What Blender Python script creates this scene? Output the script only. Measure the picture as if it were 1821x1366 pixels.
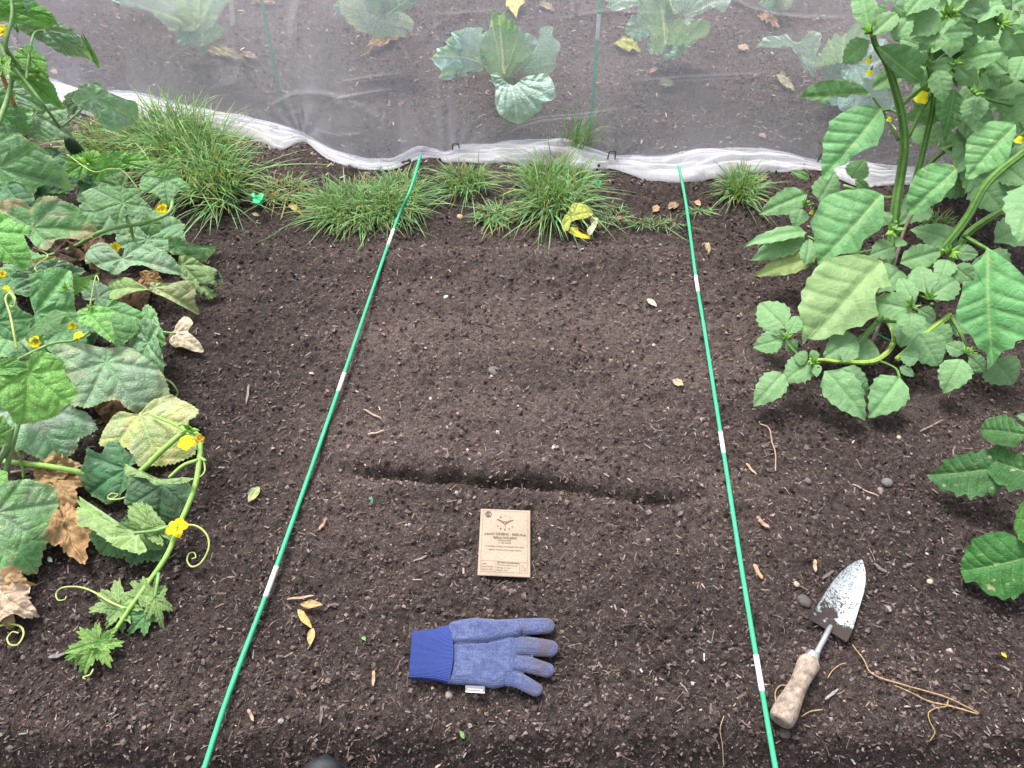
import bpy, math
import numpy as np
from mathutils import Vector, Matrix
R = np.random.RandomState(7)
rad = math.radians
sc = bpy.context.scene
for o in list(bpy.data.objects): bpy.data.objects.remove(o)

# ------------------------------------------------------------------ camera
W0, H0, F = 1821.0, 1366.0, 1262.0
CAMH, PITCH = 1.20, rad(48.5)
cam = bpy.data.cameras.new('camera'); cam.sensor_width = 36; cam.lens = 36 * F / W0
cam.clip_start = 0.02; cam.clip_end = 400
camo = bpy.data.objects.new('camera', cam); sc.collection.objects.link(camo)
camo.location = (0, 0, CAMH); camo.rotation_euler = (rad(90) - PITCH, 0, 0)
sc.camera = camo
# ------------------------------------------------------------------ sky, sun, exposure
SUN_EL, SUN_AZ = rad(64), rad(-32)
wd = bpy.data.worlds.new('World'); sc.world = wd; wd.use_nodes = True
nt = wd.node_tree; bg = nt.nodes['Background']
sky = nt.nodes.new('ShaderNodeTexSky'); sky.sky_type = 'NISHITA'; sky.sun_disc = False
sky.sun_elevation = SUN_EL; sky.sun_rotation = SUN_AZ; sky.dust_density = 4.0; sky.air_density = 1.0
hs = nt.nodes.new('ShaderNodeHueSaturation'); hs.inputs['Saturation'].default_value = 0.35
nt.links.new(sky.outputs[0], hs.inputs['Color']); nt.links.new(hs.outputs[0], bg.inputs[0])
bg.inputs[1].default_value = 0.13
sl = bpy.data.lights.new('sun', 'SUN'); sl.energy = 2.0; sl.angle = rad(20); sl.color = (1.0, 0.97, 0.92)
slo = bpy.data.objects.new('sun', sl); sc.collection.objects.link(slo)
sd = Vector((math.sin(SUN_AZ) * math.cos(SUN_EL), math.cos(SUN_AZ) * math.cos(SUN_EL), math.sin(SUN_EL)))
slo.rotation_euler = sd.to_track_quat('Z', 'Y').to_euler(); slo.location = (0, 0, 5)
sc.view_settings.view_transform = 'Standard'; sc.view_settings.look = 'None'
sc.view_settings.exposure = 1.2; sc.view_settings.gamma = 1.0
sc.cycles.transparent_max_bounces = 16

# ------------------------------------------------------------------ helpers
cp, sp_ = math.cos(PITCH), math.sin(PITCH)
CAM = np.array([0, 0, CAMH])
def ray(px, py):
    px = np.asarray(px, float); py = np.asarray(py, float)
    a = (px - W0 / 2) / F; b = -(py - H0 / 2) / F
    return np.stack([a + 0 * b, cp + b * sp_, -sp_ + b * cp], -1)
def P(px, py, z=0.0):
    d = ray(px, py); t = (np.asarray(z, float) - CAMH) / d[..., 2]
    return CAM + d * t[..., None]
def mpp(p):                       # metres per photo pixel at a world point
    d = np.asarray(p) - CAM
    return float(d[1] * cp - d[2] * sp_) / F
def hsh(i, j, s):
    n = (i * 374761393 + j * 668265263 + s * 1274126177) & 0xffffffff
    n = ((n ^ (n >> 13)) * 1274126177) & 0xffffffff
    return ((n ^ (n >> 16)) & 0xffff) / 65535.0
def vn(x, y, s=0):
    x = np.asarray(x, float); y = np.asarray(y, float)
    i = np.floor(x).astype(np.int64); j = np.floor(y).astype(np.int64)
    u = x - i; v = y - j; u = u * u * (3 - 2 * u); v = v * v * (3 - 2 * v)
    a = hsh(i, j, s); b = hsh(i + 1, j, s); c = hsh(i, j + 1, s); d = hsh(i + 1, j + 1, s)
    return (a * (1 - u) + b * u) * (1 - v) + (c * (1 - u) + d * u) * v
def fbm(x, y, s=0, o=4):
    r = 0; a = .5
    for k in range(o):
        r = r + a * vn(x * 2 ** k + 17.3 * k, y * 2 ** k - 9.1 * k, s + k); a *= .5
    return r / (1 - .5 ** o) - .5          # about -0.5..0.5
FA, FB = P(612, 836), P(1245, 884)
def ground(x, y):                          # relief of the worked bed
    x = np.asarray(x, float); y = np.asarray(y, float)
    far = np.clip(1 - (np.hypot(x, y - 2) - 4) / 3, 0, 1)
    h = .026 * fbm(x * 2.3, y * 2.3, 5, 2) + .014 * fbm(x * 5 + 3, y * 13, 9, 2)
    d = (FB - FA)[:2]; L = np.hypot(*d); d = d / L
    t = (x - FA[0]) * d[0] + (y - FA[1]) * d[1]; n = -(x - FA[0]) * d[1] + (y - FA[1]) * d[0]
    n = n + .010 * (vn(t * 5, 0 * t, 3) - .5) * 2 + .006 * (vn(t * 22, 0 * t, 4) - .5) * 2
    e = np.clip((t + .03) / .07, 0, 1) * np.clip((L + .06 - t) / .12, 0, 1)
    h = h - .036 * e * np.exp(-(np.abs(n) / .0130) ** 2.0) * (.55 + .7 * vn(t * 8, 0 * t, 8)) + .006 * e * np.exp(-((n + .040) / .022) ** 2) + .004 * e * np.exp(-((n - .045) / .02) ** 2)
    # small scarp beside the packet
    q0 = P(740, 1000); q1 = P(852, 972)
    d2 = (q1 - q0)[:2]; L2 = np.hypot(*d2); d2 = d2 / L2
    t2 = (x - q0[0]) * d2[0] + (y - q0[1]) * d2[1]; n2 = -(x - q0[0]) * d2[1] + (y - q0[1]) * d2[0]
    e2 = np.clip(t2 / .03, 0, 1) * np.clip((L2 + .02 - t2) / .03, 0, 1)
    h = h - .010 * e2 * np.exp(-((n2 - .006) / .008) ** 2)
    # bed lip in front of the grass, and the trodden edge at the very front
    yl = P(900, 445)[1] + .03 * fbm(x * 3, 0 * x, 31, 2)
    h = h + .014 * np.exp(-((y - yl + .03) / .05) ** 2) - .018 / (1 + np.exp(-(y - yl - .02) / .015)) 
    yf = P(900, 1335)[1] + .02 * fbm(x * 4, 0 * x, 37, 2)
    h = h - .075 / (1 + np.exp((y - yf) / .012))
    return h * far
def dryness(x, y):                         # pale dried crust on the raked part of the bed
    a = P(560, 900); b = P(900, 455)
    ey = 1 / (1 + np.exp(-(y - P(900, 960)[1]) / .07)) / (1 + np.exp((y - P(900, 440)[1]) / .05))
    ex = 1 / (1 + np.exp(-(x + .33 + .12 * y) / .06)) / (1 + np.exp((x - .52 - .1 * y) / .10))
    streak = .5 + fbm(x * 2.2, y * 9, 301, 3) * 1.1
    far = .55 / (1 + np.exp(-(y - P(900, 270)[1]) / .05))
    fr = .35 * np.clip(fbm(x * 3, y * 3, 311, 3) * 3 + .3, 0, 1)
    return np.clip(ey * ex * streak * 1.35 + far + fr * (1 - ey * ex), 0, 1)
def G(px, py, dz=0.0):                     # a point on the soil seen at that spot
    p = P(px, py, 0.0)
    for _ in range(3): p = P(px, py, ground(p[..., 0], p[..., 1]))
    p = p + np.array([0, 0, dz]); return p

def tagp(o, label=None, cat=None, group=None, kind=None):
    for k, v in (('label', label), ('category', cat), ('group', group), ('kind', kind)):
        if v: o[k] = v
    return o
def rootloc(o):
    v = Vector((0, 0, 0))
    while o is not None: v = v + o.location; o = o.parent
    return np.array(v)
def mesh(name, verts, faces, mat, parent=None, col=None, uv=None, smooth=True, loc=None):
    """link ONE mesh object; verts are world coordinates"""
    verts = np.asarray(verts, np.float64).reshape(-1, 3)
    me = bpy.data.meshes.new(name)
    if parent is not None: off = rootloc(parent); l0 = (0, 0, 0)
    else:
        off = np.array(loc) if loc is not None else np.array([*(verts.mean(0)[:2]), verts[:, 2].min()]); l0 = off
    v = (verts - off).astype(np.float32)
    if isinstance(faces, np.ndarray): fl = [faces]
    elif len(faces) and isinstance(faces[0], np.ndarray): fl = faces
    else: fl = None
    if fl is not None:
        idx = np.concatenate([f.ravel() for f in fl]).astype(np.int32)
        tot = np.concatenate([np.full(len(f), f.shape[1]) for f in fl]).astype(np.int32)
    else:
        idx = np.array([i for f in faces for i in f], np.int32); tot = np.array([len(f) for f in faces], np.int32)
    st = np.concatenate([[0], np.cumsum(tot)[:-1]]).astype(np.int32)
    me.vertices.add(len(v)); me.vertices.foreach_set('co', v.ravel())
    me.loops.add(len(idx)); me.loops.foreach_set('vertex_index', idx)
    me.polygons.add(len(tot)); me.polygons.foreach_set('loop_start', st); me.polygons.foreach_set('loop_total', tot)
    me.polygons.foreach_set('use_smooth', np.full(len(tot), smooth))
    me.update(calc_edges=True); me.validate()
    if col is not None:
        col = np.asarray(col, float)
        if col.ndim == 1: col = np.tile(col, (len(v), 1))
        c = np.ones((len(v), 4), np.float32); c[:, :col.shape[1]] = col
        a = me.color_attributes.new('Col', 'FLOAT_COLOR', 'POINT'); a.data.foreach_set('color', c.ravel())
    if uv is not None:
        a = me.attributes.new('P2', 'FLOAT_VECTOR', 'POINT')
        u = np.zeros((len(v), 3), np.float32); u[:, :uv.shape[1]] = uv; a.data.foreach_set('vector', u.ravel())
    me.materials.append(mat)
    o = bpy.data.objects.new(name, me); sc.collection.objects.link(o)
    o.location = l0
    if parent is not None: o.parent = parent
    return o
def empty(name, p, label, cat, group=None):
    o = bpy.data.objects.new(name, None); sc.collection.objects.link(o); o.location = tuple(float(c) for c in p)
    o.empty_display_size = .05
    return tagp(o, label, cat, group)
def gridfaces(nu, nv, wrap=False):
    i = np.arange(nu - 1)[:, None]; j = np.arange(nv if wrap else nv - 1)[None, :]
    a = i * nv + j; b = i * nv + (j + 1) % nv
    return np.stack([a, b, b + nv, a + nv], -1).reshape(-1, 4)
def smooth_path(pts, n=8):
    pts = np.asarray(pts, float)
    if len(pts) < 3: 
        t = np.linspace(0, 1, n + 1)[:, None]; return pts[0] * (1 - t) + pts[-1] * t
    q = np.vstack([2 * pts[0] - pts[1], pts, 2 * pts[-1] - pts[-2]]); out = []
    for k in range(1, len(q) - 2):
        p0, p1, p2, p3 = q[k - 1], q[k], q[k + 1], q[k + 2]
        for t in np.linspace(0, 1, n, endpoint=False):
            out.append(.5 * (2 * p1 + (p2 - p0) * t + (2 * p0 - 5 * p1 + 4 * p2 - p3) * t * t + (3 * p1 - p0 - 3 * p2 + p3) * t ** 3))
    out.append(pts[-1]); return np.array(out)
def tube(path, r, ns=8, ridge=0.0, rn=5, wob=0.0):
    path = np.asarray(path, float); n = len(path)
    r = np.interp(np.linspace(0, 1, n), np.linspace(0, 1, len(np.atleast_1d(r))), np.atleast_1d(r))
    T = np.gradient(path, axis=0); T /= np.linalg.norm(T, axis=1)[:, None] + 1e-12
    ref = np.array([0, 0, 1.]) if abs(T[0][2]) < .9 else np.array([1., 0, 0])
    N = np.zeros_like(path); v = ref
    for k in range(n):
        v = v - T[k] * v.dot(T[k]); v = v / (np.linalg.norm(v) + 1e-12); N[k] = v
    B = np.cross(T, N); th = np.linspace(0, 2 * np.pi, ns, endpoint=False)
    rr = r[:, None] * (1 + ridge * np.cos(rn * th)[None, :])
    if wob: rr = rr * (1 + wob * (R.rand(n, ns) - .5))
    V = path[:, None, :] + rr[..., None] * (np.cos(th)[None, :, None] * N[:, None, :] + np.sin(th)[None, :, None] * B[:, None, :])
    V = V.reshape(-1, 3); Fc = gridfaces(n, ns, True)
    V = np.vstack([V, path[0], path[-1]]); a = n * ns
    c0 = np.array([[a, (j + 1) % ns, j] for j in range(ns)]); c1 = np.array([[a + 1, (n - 1) * ns + j, (n - 1) * ns + (j + 1) % ns] for j in range(ns)])
    return V, [Fc, np.vstack([c0, c1])]
def merge(parts):
    vs, f3, f4, cs, off = [], [], [], [], 0
    for p in parts:
        V, fl = p[0], p[1]
        for f in (fl if isinstance(fl, list) else [fl]):
            (f3 if f.shape[1] == 3 else f4).append(f + off)
        vs.append(V); off += len(V)
        if len(p) > 2:
            c = np.asarray(p[2], float); cs.append(np.tile(c, (len(V), 1)) if c.ndim == 1 else c)
    fl = []
    if f4: fl.append(np.vstack(f4))
    if f3: fl.append(np.vstack(f3))
    return np.vstack(vs), fl, (np.vstack(cs) if cs else None)

# ------------------------------------------------------------------ materials
def nmat(name):
    m = bpy.data.materials.new(name); m.use_nodes = True
    t = m.node_tree; b = t.nodes['Principled BSDF']; return m, t, b
def nz(t, scale, detail=4, coord=None, rough=.6):
    n = t.nodes.new('ShaderNodeTexNoise'); n.inputs['Scale'].default_value = scale; n.inputs['Detail'].default_value = detail
    n.inputs['Roughness'].default_value = rough
    if coord is None:
        c = t.nodes.new('ShaderNodeTexCoord'); coord = c.outputs['Object']
    t.links.new(coord, n.inputs['Vector']); return n
def mixc(t, a, b, fac, mode='MIX'):
    m = t.nodes.new('ShaderNodeMix'); m.data_type = 'RGBA'; m.blend_type = mode
    for s, v in ((0, fac), (6, a), (7, b)):
        if hasattr(v, 'is_output'): t.links.new(v, m.inputs[s])
        elif s == 0: m.inputs[0].default_value = v
        else: m.inputs[s].default_value = (*v, 1)
    return m.outputs[2]
def ramp(t, inp, *stops):
    r = t.nodes.new('ShaderNodeValToRGB'); e = r.color_ramp.elements
    while len(e) < len(stops): e.new(.5)
    for k, (p, c) in enumerate(stops):
        e[k].position = p; e[k].color = (*c, 1) if isinstance(c, tuple) else (c, c, c, 1)
    t.links.new(inp, r.inputs[0]); return r.outputs[0]
def bump(t, b, h, dist, strength=1.0):
    n = t.nodes.new('ShaderNodeBump'); n.inputs['Distance'].default_value = dist; n.inputs['Strength'].default_value = strength
    t.links.new(h, n.inputs['Height']); t.links.new(n.outputs[0], b.inputs['Normal']); return n
def attr(t, name='Col'):
    a = t.nodes.new('ShaderNodeAttribute'); a.attribute_name = name; return a
def simple(name, col, rough=.6, var=.25, scale=40, bmp=0, metallic=0, spec=.4):
    m, t, b = nmat(name); n = nz(t, scale)
    lo = tuple(c * (1 - var) for c in col); hi = tuple(min(1, c * (1 + var)) for c in col)
    t.links.new(ramp(t, n.outputs[0], (.3, lo), (.7, hi)), b.inputs['Base Color'])
    b.inputs['Roughness'].default_value = rough; b.inputs['Metallic'].default_value = metallic
    b.inputs['Specular IOR Level'].default_value = spec
    if bmp: bump(t, b, nz(t, scale * 4).outputs[0], bmp)
    return m
def attrmat(name, rough=.8, spec=.2, var=.3, scale=120, transl=0.0, bmp=0.0, under=None, bscale=300, ret=0, rb=.0014, rc=1.2):
    m, t, b = nmat(name); a = attr(t); n = nz(t, scale)
    f = ramp(t, n.outputs[0], (.3, 1 - var), (.7, 1 + var * .6))
    c = mixc(t, a.outputs['Color'], f, 1.0, 'MULTIPLY')
    if under:
        g = t.nodes.new('ShaderNodeNewGeometry'); c = mixc(t, c, under, 0.0, 'MIX')
        mx = t.nodes[-1]; mu = t.nodes.new('ShaderNodeMath'); mu.operation = 'MULTIPLY'; mu.inputs[1].default_value = .55
        t.links.new(g.outputs['Backfacing'], mu.inputs[0]); t.links.new(mu.outputs[0], mx.inputs[0])
    t.links.new(c, b.inputs['Base Color']); b.inputs['Roughness'].default_value = rough; b.inputs['Specular IOR Level'].default_value = spec
    if bmp: bump(t, b, nz(t, bscale, 3).outputs[0], bmp)
    if ret:                                  # fine net of small veins with puckered cells between
        a2 = attr(t, 'P2'); wn = t.nodes.new('ShaderNodeTexNoise'); wn.inputs['Scale'].default_value = 5; t.links.new(a2.outputs['Vector'], wn.inputs['Vector'])
        va = t.nodes.new('ShaderNodeVectorMath'); va.operation = 'MULTIPLY_ADD'; va.inputs[1].default_value = (.12, .12, .12); t.links.new(wn.outputs['Color'], va.inputs[0]); t.links.new(a2.outputs['Vector'], va.inputs[2])
        vo = t.nodes.new('ShaderNodeTexVoronoi'); vo.feature = 'DISTANCE_TO_EDGE'; vo.inputs['Scale'].default_value = ret; t.links.new(va.outputs[0], vo.inputs['Vector'])
        rr = ramp(t, vo.outputs['Distance'], (0.0, 0.0), (.16, 1.0)); c = mixc(t, mixc(t, c, (rc, rc * .96, rc * .94), 1.0, 'MULTIPLY'), c, rr); t.links.new(c, b.inputs['Base Color'])
        ad = t.nodes.new('ShaderNodeMath'); ad.operation = 'ADD'; t.links.new(rr, ad.inputs[0]); t.links.new(nz(t, bscale, 3).outputs[0], ad.inputs[1])
        bump(t, b, ad.outputs[0], rb)
    if transl:
        tr = t.nodes.new('ShaderNodeBsdfTranslucent'); mx = t.nodes.new('ShaderNodeMixShader'); mx.inputs[0].default_value = transl
        cc = mixc(t, c, (1.15, 1.1, .55), 1.0, 'MULTIPLY'); t.links.new(cc, tr.inputs['Color'])
        t.links.new(b.outputs[0], mx.inputs[1]); t.links.new(tr.outputs[0], mx.inputs[2])
        t.links.new(mx.outputs[0], t.nodes['Material Output'].inputs[0])
    return m
M_leaf = attrmat('leaf', .50, .4, .18, 90, .20, 0, (.22, .36, .18), 220, 17, .0008)
M_phys = attrmat('toothed_leaf', .55, .3, .14, 90, .22, 0, (.22, .36, .18), 220, 15, .0005, 1.10)
M_dead = attrmat('dried_leaf', .8, .2, .35, 60, .12, .002)
M_cab = attrmat('cabbage_leaf', .6, .3, .10, 40, .28, 0, None, 200, 11)
M_grass = attrmat('grass', .5, .3, .1, 60, .3)
M_stem = attrmat('stem', .55, .35, .25, 80, 0, .0008)
M_petal = attrmat('petal', .6, .2, .15, 80, .3)
M_frag = attrmat('fragment', .85, .2, .35, 250, 0, .0008, None, 900)

def soilmat():
    m, t, b = nmat('soil')
    c = t.nodes.new('ShaderNodeTexCoord').outputs['Object']
    big = nz(t, 2.2, 5, c); mid = nz(t, 95, 7, c, .8); fin = nz(t, 520, 4, c, .85)
    col = ramp(t, mid.outputs[0], (.34, (.019, .0138, .013)), (.50, (.060, .044, .040)), (.66, (.140, .106, .096)))
    dry = attr(t).outputs['Fac']
    col2 = ramp(t, mid.outputs[0], (.34, (.066, .048, .043)), (.50, (.160, .119, .108)), (.66, (.27, .208, .188)))
    col = mixc(t, col, col2, dry)
    sp = ramp(t, fin.outputs[0], (.38, .35), (.52, .95), (.66, 2.2))
    col = mixc(t, col, sp, 1.0, 'MULTIPLY')
    t.links.new(col, b.inputs['Base Color']); b.inputs['Roughness'].default_value = .92; b.inputs['Specular IOR Level'].default_value = .2
    ad = t.nodes.new('ShaderNodeMath'); ad.operation = 'MULTIPLY_ADD'; ad.inputs[1].default_value = .4
    t.links.new(fin.outputs[0], ad.inputs[0]); t.links.new(mid.outputs[0], ad.inputs[2])
    bump(t, b, ad.outputs[0], .010)
    return m
M_soil = soilmat()

# ------------------------------------------------------------------ the soil sheet
def build_ground():
    NU, NV = 760, 820
    out = np.array([1.3, 1.8, 3, 6, 14, 40])
    u = np.concatenate([-out[::-1], np.linspace(-1, 1, NU), out])
    s = np.linspace(0, 1, NV); yy = .10 * (4.4 / .10) ** s; yy = .14 + (yy - .10)
    yy = np.interp(np.linspace(0, 1, NV), [0, .5, 1], [0, .5, 1])
    yy = .12 + 4.3 * (np.expm1(1.9 * yy) / np.expm1(1.9))
    y = np.concatenate([[-60, -20, -6, -2, -.6, -.1, .03], yy, [4.7, 5.5, 8, 14, 30, 80]])
    Y, U = np.meshgrid(y, u, indexing='ij')
    X = U * (.62 + .66 * np.clip(Y, 0, 5))
    Z = ground(X, Y)
    near = np.clip(1 - (np.hypot(X, Y - 1.5) - 4) / 2, 0, 1)
    cl = fbm(X * 34, Y * 34, 51, 3); pk = fbm(X * 110, Y * 110, 61, 3)
    Z = Z + near * (.016 * cl + .008 * pk + .010 * np.clip(cl - .12, 0, 1) * 2 + .0040 * fbm(X * 330, Y * 330, 71, 2))
    V = np.stack([X, Y, Z], -1)
    o = mesh('ground', V, gridfaces(len(y), len(u)), M_soil, loc=(0, 0, 0), col=np.repeat(dryness(X, Y).reshape(-1, 1), 3, 1))
    o['kind'] = 'structure'; o['label'] = 'dark crumbly garden soil of the vegetable bed'
build_ground()
# ------------------------------------------------------------------ soil crumbs, chips and fibres
def rotm(n, flat=.5):
    a = R.rand(n) * 2 * np.pi; b = (R.rand(n) - .5) * flat * 2; c = (R.rand(n) - .5) * flat * 2
    ca, sa, cb, sb, cc, s_c = np.cos(a), np.sin(a), np.cos(b), np.sin(b), np.cos(c), np.sin(c)
    Z0 = np.zeros(n); O = np.ones(n)
    Rz = np.stack([ca, -sa, Z0, sa, ca, Z0, Z0, Z0, O], -1).reshape(n, 3, 3)
    Ry = np.stack([cb, Z0, sb, Z0, O, Z0, -sb, Z0, cb], -1).reshape(n, 3, 3)
    Rx = np.stack([O, Z0, Z0, Z0, cc, -s_c, Z0, s_c, cc], -1).reshape(n, 3, 3)
    return Rz @ Ry @ Rx
def spots(n, y0=.15, y1=3.9):              # denser towards the near part of the bed
    s = R.rand(n); y = y0 + (y1 - y0) * (np.expm1(1.9 * s) / np.expm1(1.9)) ** 1.0
    x = (R.rand(n) * 2 - 1) * (.66 + .66 * y)
    return x, y
def surfz(x, y):
    cl = fbm(x * 34, y * 34, 51, 3); pk = fbm(x * 110, y * 110, 61, 3)
    return ground(x, y) + .016 * cl + .008 * pk + .010 * np.clip(cl - .12, 0, 1) * 2
def palette(n, cols, w):
    k = R.choice(len(cols), n, p=np.array(w) / sum(w)); c = np.array(cols)[k]
    return c * (0.6 + .8 * R.rand(n, 1))
phi = (1 + 5 ** .5) / 2
ICO = np.array([(-1, phi, 0), (1, phi, 0), (-1, -phi, 0), (1, -phi, 0), (0, -1, phi), (0, 1, phi), (0, -1, -phi), (0, 1, -phi), (phi, 0, -1), (phi, 0, 1), (-phi, 0, -1), (-phi, 0, 1)]) / np.hypot(1, phi)
ICF = np.array([(0, 11, 5), (0, 5, 1), (0, 1, 7), (0, 7, 10), (0, 10, 11), (1, 5, 9), (5, 11, 4), (11, 10, 2), (10, 7, 6), (7, 1, 8), (3, 9, 4), (3, 4, 2), (3, 2, 6), (3, 6, 8), (3, 8, 9), (4, 9, 5), (2, 4, 11), (6, 2, 10), (8, 6, 7), (9, 8, 1)])
def scatter(name, T, TF, scales, col, label, flat=.5, jit=.25, sink=.3, y1=3.9, smooth=False, x=None, y=None):
    n = len(scales)
    if x is None: x, y = spots(n, y1=y1)
    k = .75 + .16 * y                       # a touch larger where they are farther apart
    V = T[None] * (1 + jit * (R.rand(n, len(T), 1) - .5) * 2) * (scales * k[:, None])[:, None, :]
    V = np.einsum('nij,nkj->nki', rotm(n, flat), V)
    c = np.stack([x, y, surfz(x, y) + scales[:, 2] * k * (1 - sink)], -1)
    V = V + c[:, None]
    Fc = (TF[None] + (np.arange(n) * len(T))[:, None, None]).reshape(-1, TF.shape[1])
    if 'crumb' in name: col = col * (1 + dryness(x, y)[:, None] * np.array([1.4, 1.12, 1.02]))
    o = mesh(name, V.reshape(-1, 3), Fc, M_frag, col=np.repeat(col, len(T), 0), smooth=smooth, loc=(0, 1.5, 0))
    tagp(o, label, 'soil' if 'crumb' in name else 'debris', kind='stuff'); return o
N = 120000
OCT = np.array([(1, 0, 0), (0, 1, 0), (-1, 0, 0), (0, -1, 0), (0, 0, 1), (0, 0, -1)], float); OCF = np.array([(0, 1, 4), (1, 2, 4), (2, 3, 4), (3, 0, 4), (1, 0, 5), (2, 1, 5), (3, 2, 5), (0, 3, 5)])
s = .0010 + .0055 * R.rand(N) ** 6
s3 = np.stack([s * (.7 + .6 * R.rand(N)), s * (.7 + .6 * R.rand(N)), s * (.5 + .4 * R.rand(N))], -1)
scatter('soil_crumbs', OCT, OCF, s3, palette(N, [(.024, .0175, .017), (.056, .042, .040), (.100, .077, .071), (.14, .112, .108), (.26, .215, .205)], [26, 34, 28, 9, 1.2]),
        'dark loose crumbs and small clods all over the soil')
BX = np.array([(-1, -.8, -1), (1, -.5, -1), (.9, .9, -1), (-1, .7, -1), (-.9, -.7, 1), (.9, -.6, 1), (1, .7, 1), (-.8, .8, 1)], float)
BF = np.array([(0, 3, 2, 1), (4, 5, 6, 7), (0, 1, 5, 4), (1, 2, 6, 5), (2, 3, 7, 6), (3, 0, 4, 7)])
N = 30000
L = .0018 + .0090 * R.rand(N) ** 3.8
s3 = np.stack([L, .0005 + .0016 * R.rand(N) ** 2 + L * .10, .0004 + .0006 * R.rand(N)], -1)
scatter('wood_chips', BX, BF, s3, palette(N, [(.05, .037, .034), (.12, .086, .076), (.20, .148, .126), (.33, .24, .20), (.18, .155, .155), (.50, .43, .39)], [28, 38, 22, 5, 20, 1]),
        'small brown and tan bark chips mixed through the soil', .35, .2, .2)
N = 380
s = .0018 + .0040 * R.rand(N) ** 3
s3 = np.stack([s * (.9 + .5 * R.rand(N)), s, s * .6], -1)
scatter('small_pebbles', ICO, ICF, s3, palette(N, [(.10, .085, .08), (.20, .17, .155), (.32, .22, .17), (.5, .46, .42)], [40, 28, 12, 6]),
        'tiny grey and pinkish grit pebbles in the soil', .5, .12, .5, smooth=True)
N = 9000
_y = 1.9 + 1.7 * R.rand(N); _x = (R.rand(N) * 2 - 1) * (.66 + .66 * _y); L = .003 + .010 * R.rand(N) ** 2.5
s3 = np.stack([L, .0010 + L * .16, .0008 + 0 * L], -1)
scatter('straw_litter', BX, BF, s3, palette(N, [(.16, .12, .105), (.28, .21, .18), (.42, .34, .29), (.62, .56, .50), (.06, .045, .042)], [30, 30, 18, 5, 16]),
        'pale chips and straw litter on the soil under the net', .35, .2, .2, x=_x, y=_y)
def fibres(n):
    x, y = spots(n); L = .005 + .026 * R.rand(n) ** 3.5; w = (.00025 + .00045 * R.rand(n) ** 1.5) * (.8 + .25 * y)
    a = R.rand(n) * 2 * np.pi; cv = (R.rand(n) - .5) * 1.7; m = 6
    t = np.linspace(-.5, .5, m)
    ang = a[:, None] + cv[:, None] * t[None]
    dx = np.cumsum(np.cos(ang), 1) * L[:, None] / m; dy = np.cumsum(np.sin(ang), 1) * L[:, None] / m
    X = x[:, None] + dx; Y = y[:, None] + dy
    z = surfz(x, y)[:, None] + .002 + (.004 * R.rand(n))[:, None] * (1 - (2 * t) ** 2)[None] + (R.rand(n) * .006)[:, None] * t[None]
    V = []
    for k in range(3):
        th = k * 2.094
        V.append(np.stack([X - np.sin(ang) * w[:, None] * math.cos(th), Y + np.cos(ang) * w[:, None] * math.cos(th), z + w[:, None] * math.sin(th)], -1))
    V = np.stack(V, 2).reshape(n, m * 3, 3)
    f = gridfaces(m, 3, True)
    Fc = (f[None] + (np.arange(n) * m * 3)[:, None, None]).reshape(-1, 4)
    c = palette(n, [(.09, .068, .06), (.17, .13, .115), (.29, .22, .19), (.48, .41, .36)], [34, 34, 20, 5])
    o = mesh('root_fibres', V.reshape(-1, 3), Fc, M_frag, col=np.repeat(c, m * 3, 0), loc=(0, 1.5, 0))
    tagp(o, 'thin pale root fibres and straw bits lying over the soil', 'debris', kind='stuff')
fibres(13000)

# ------------------------------------------------------------------ leaves
def interp(s, tab):
    k = np.array(tab, float); return np.interp(s, k[:, 0], k[:, 1])
CUC = [(0, 1.0), (10, .93), (26, .80), (42, .83), (56, .90), (66, .84), (84, .70), (100, .70), (114, .74), (130, .68), (150, .63), (165, .50), (174, .33), (180, .12)]
OV = dict(phys=[(0, .02), (.03, .16), (.08, .46), (.15, .74), (.27, .96), (.4, 1), (.55, .90), (.7, .70), (.84, .42), (.94, .17), (1, 0)],
          spiny=[(0, .05), (.04, .30), (.12, .66), (.28, .92), (.48, 1), (.68, .90), (.84, .62), (.95, .26), (1, 0)],
          cab=[(0, .10), (.10, .15), (.22, .30), (.36, .62), (.5, .86), (.68, 1), (.83, .90), (.94, .58), (1, .18)],
          long=[(0, .05), (.1, .4), (.3, .9), (.5, 1), (.7, .8), (.9, .3), (1, 0)])
GREEN = dict(mid=(.145, .33, .12), bright=(.18, .41, .10), grey=(.185, .345, .175), dark=(.075, .185, .080), lime=(.20, .42, .10),
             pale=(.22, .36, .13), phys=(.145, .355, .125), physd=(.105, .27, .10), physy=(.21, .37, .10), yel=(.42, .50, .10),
             spiny=(.050, .15, .045), cab=(.47, .66, .59), cabd=(.27, .46, .36), tan=(.42, .28, .15), brown=(.20, .12, .075), dk=(.08, .055, .04))
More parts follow.
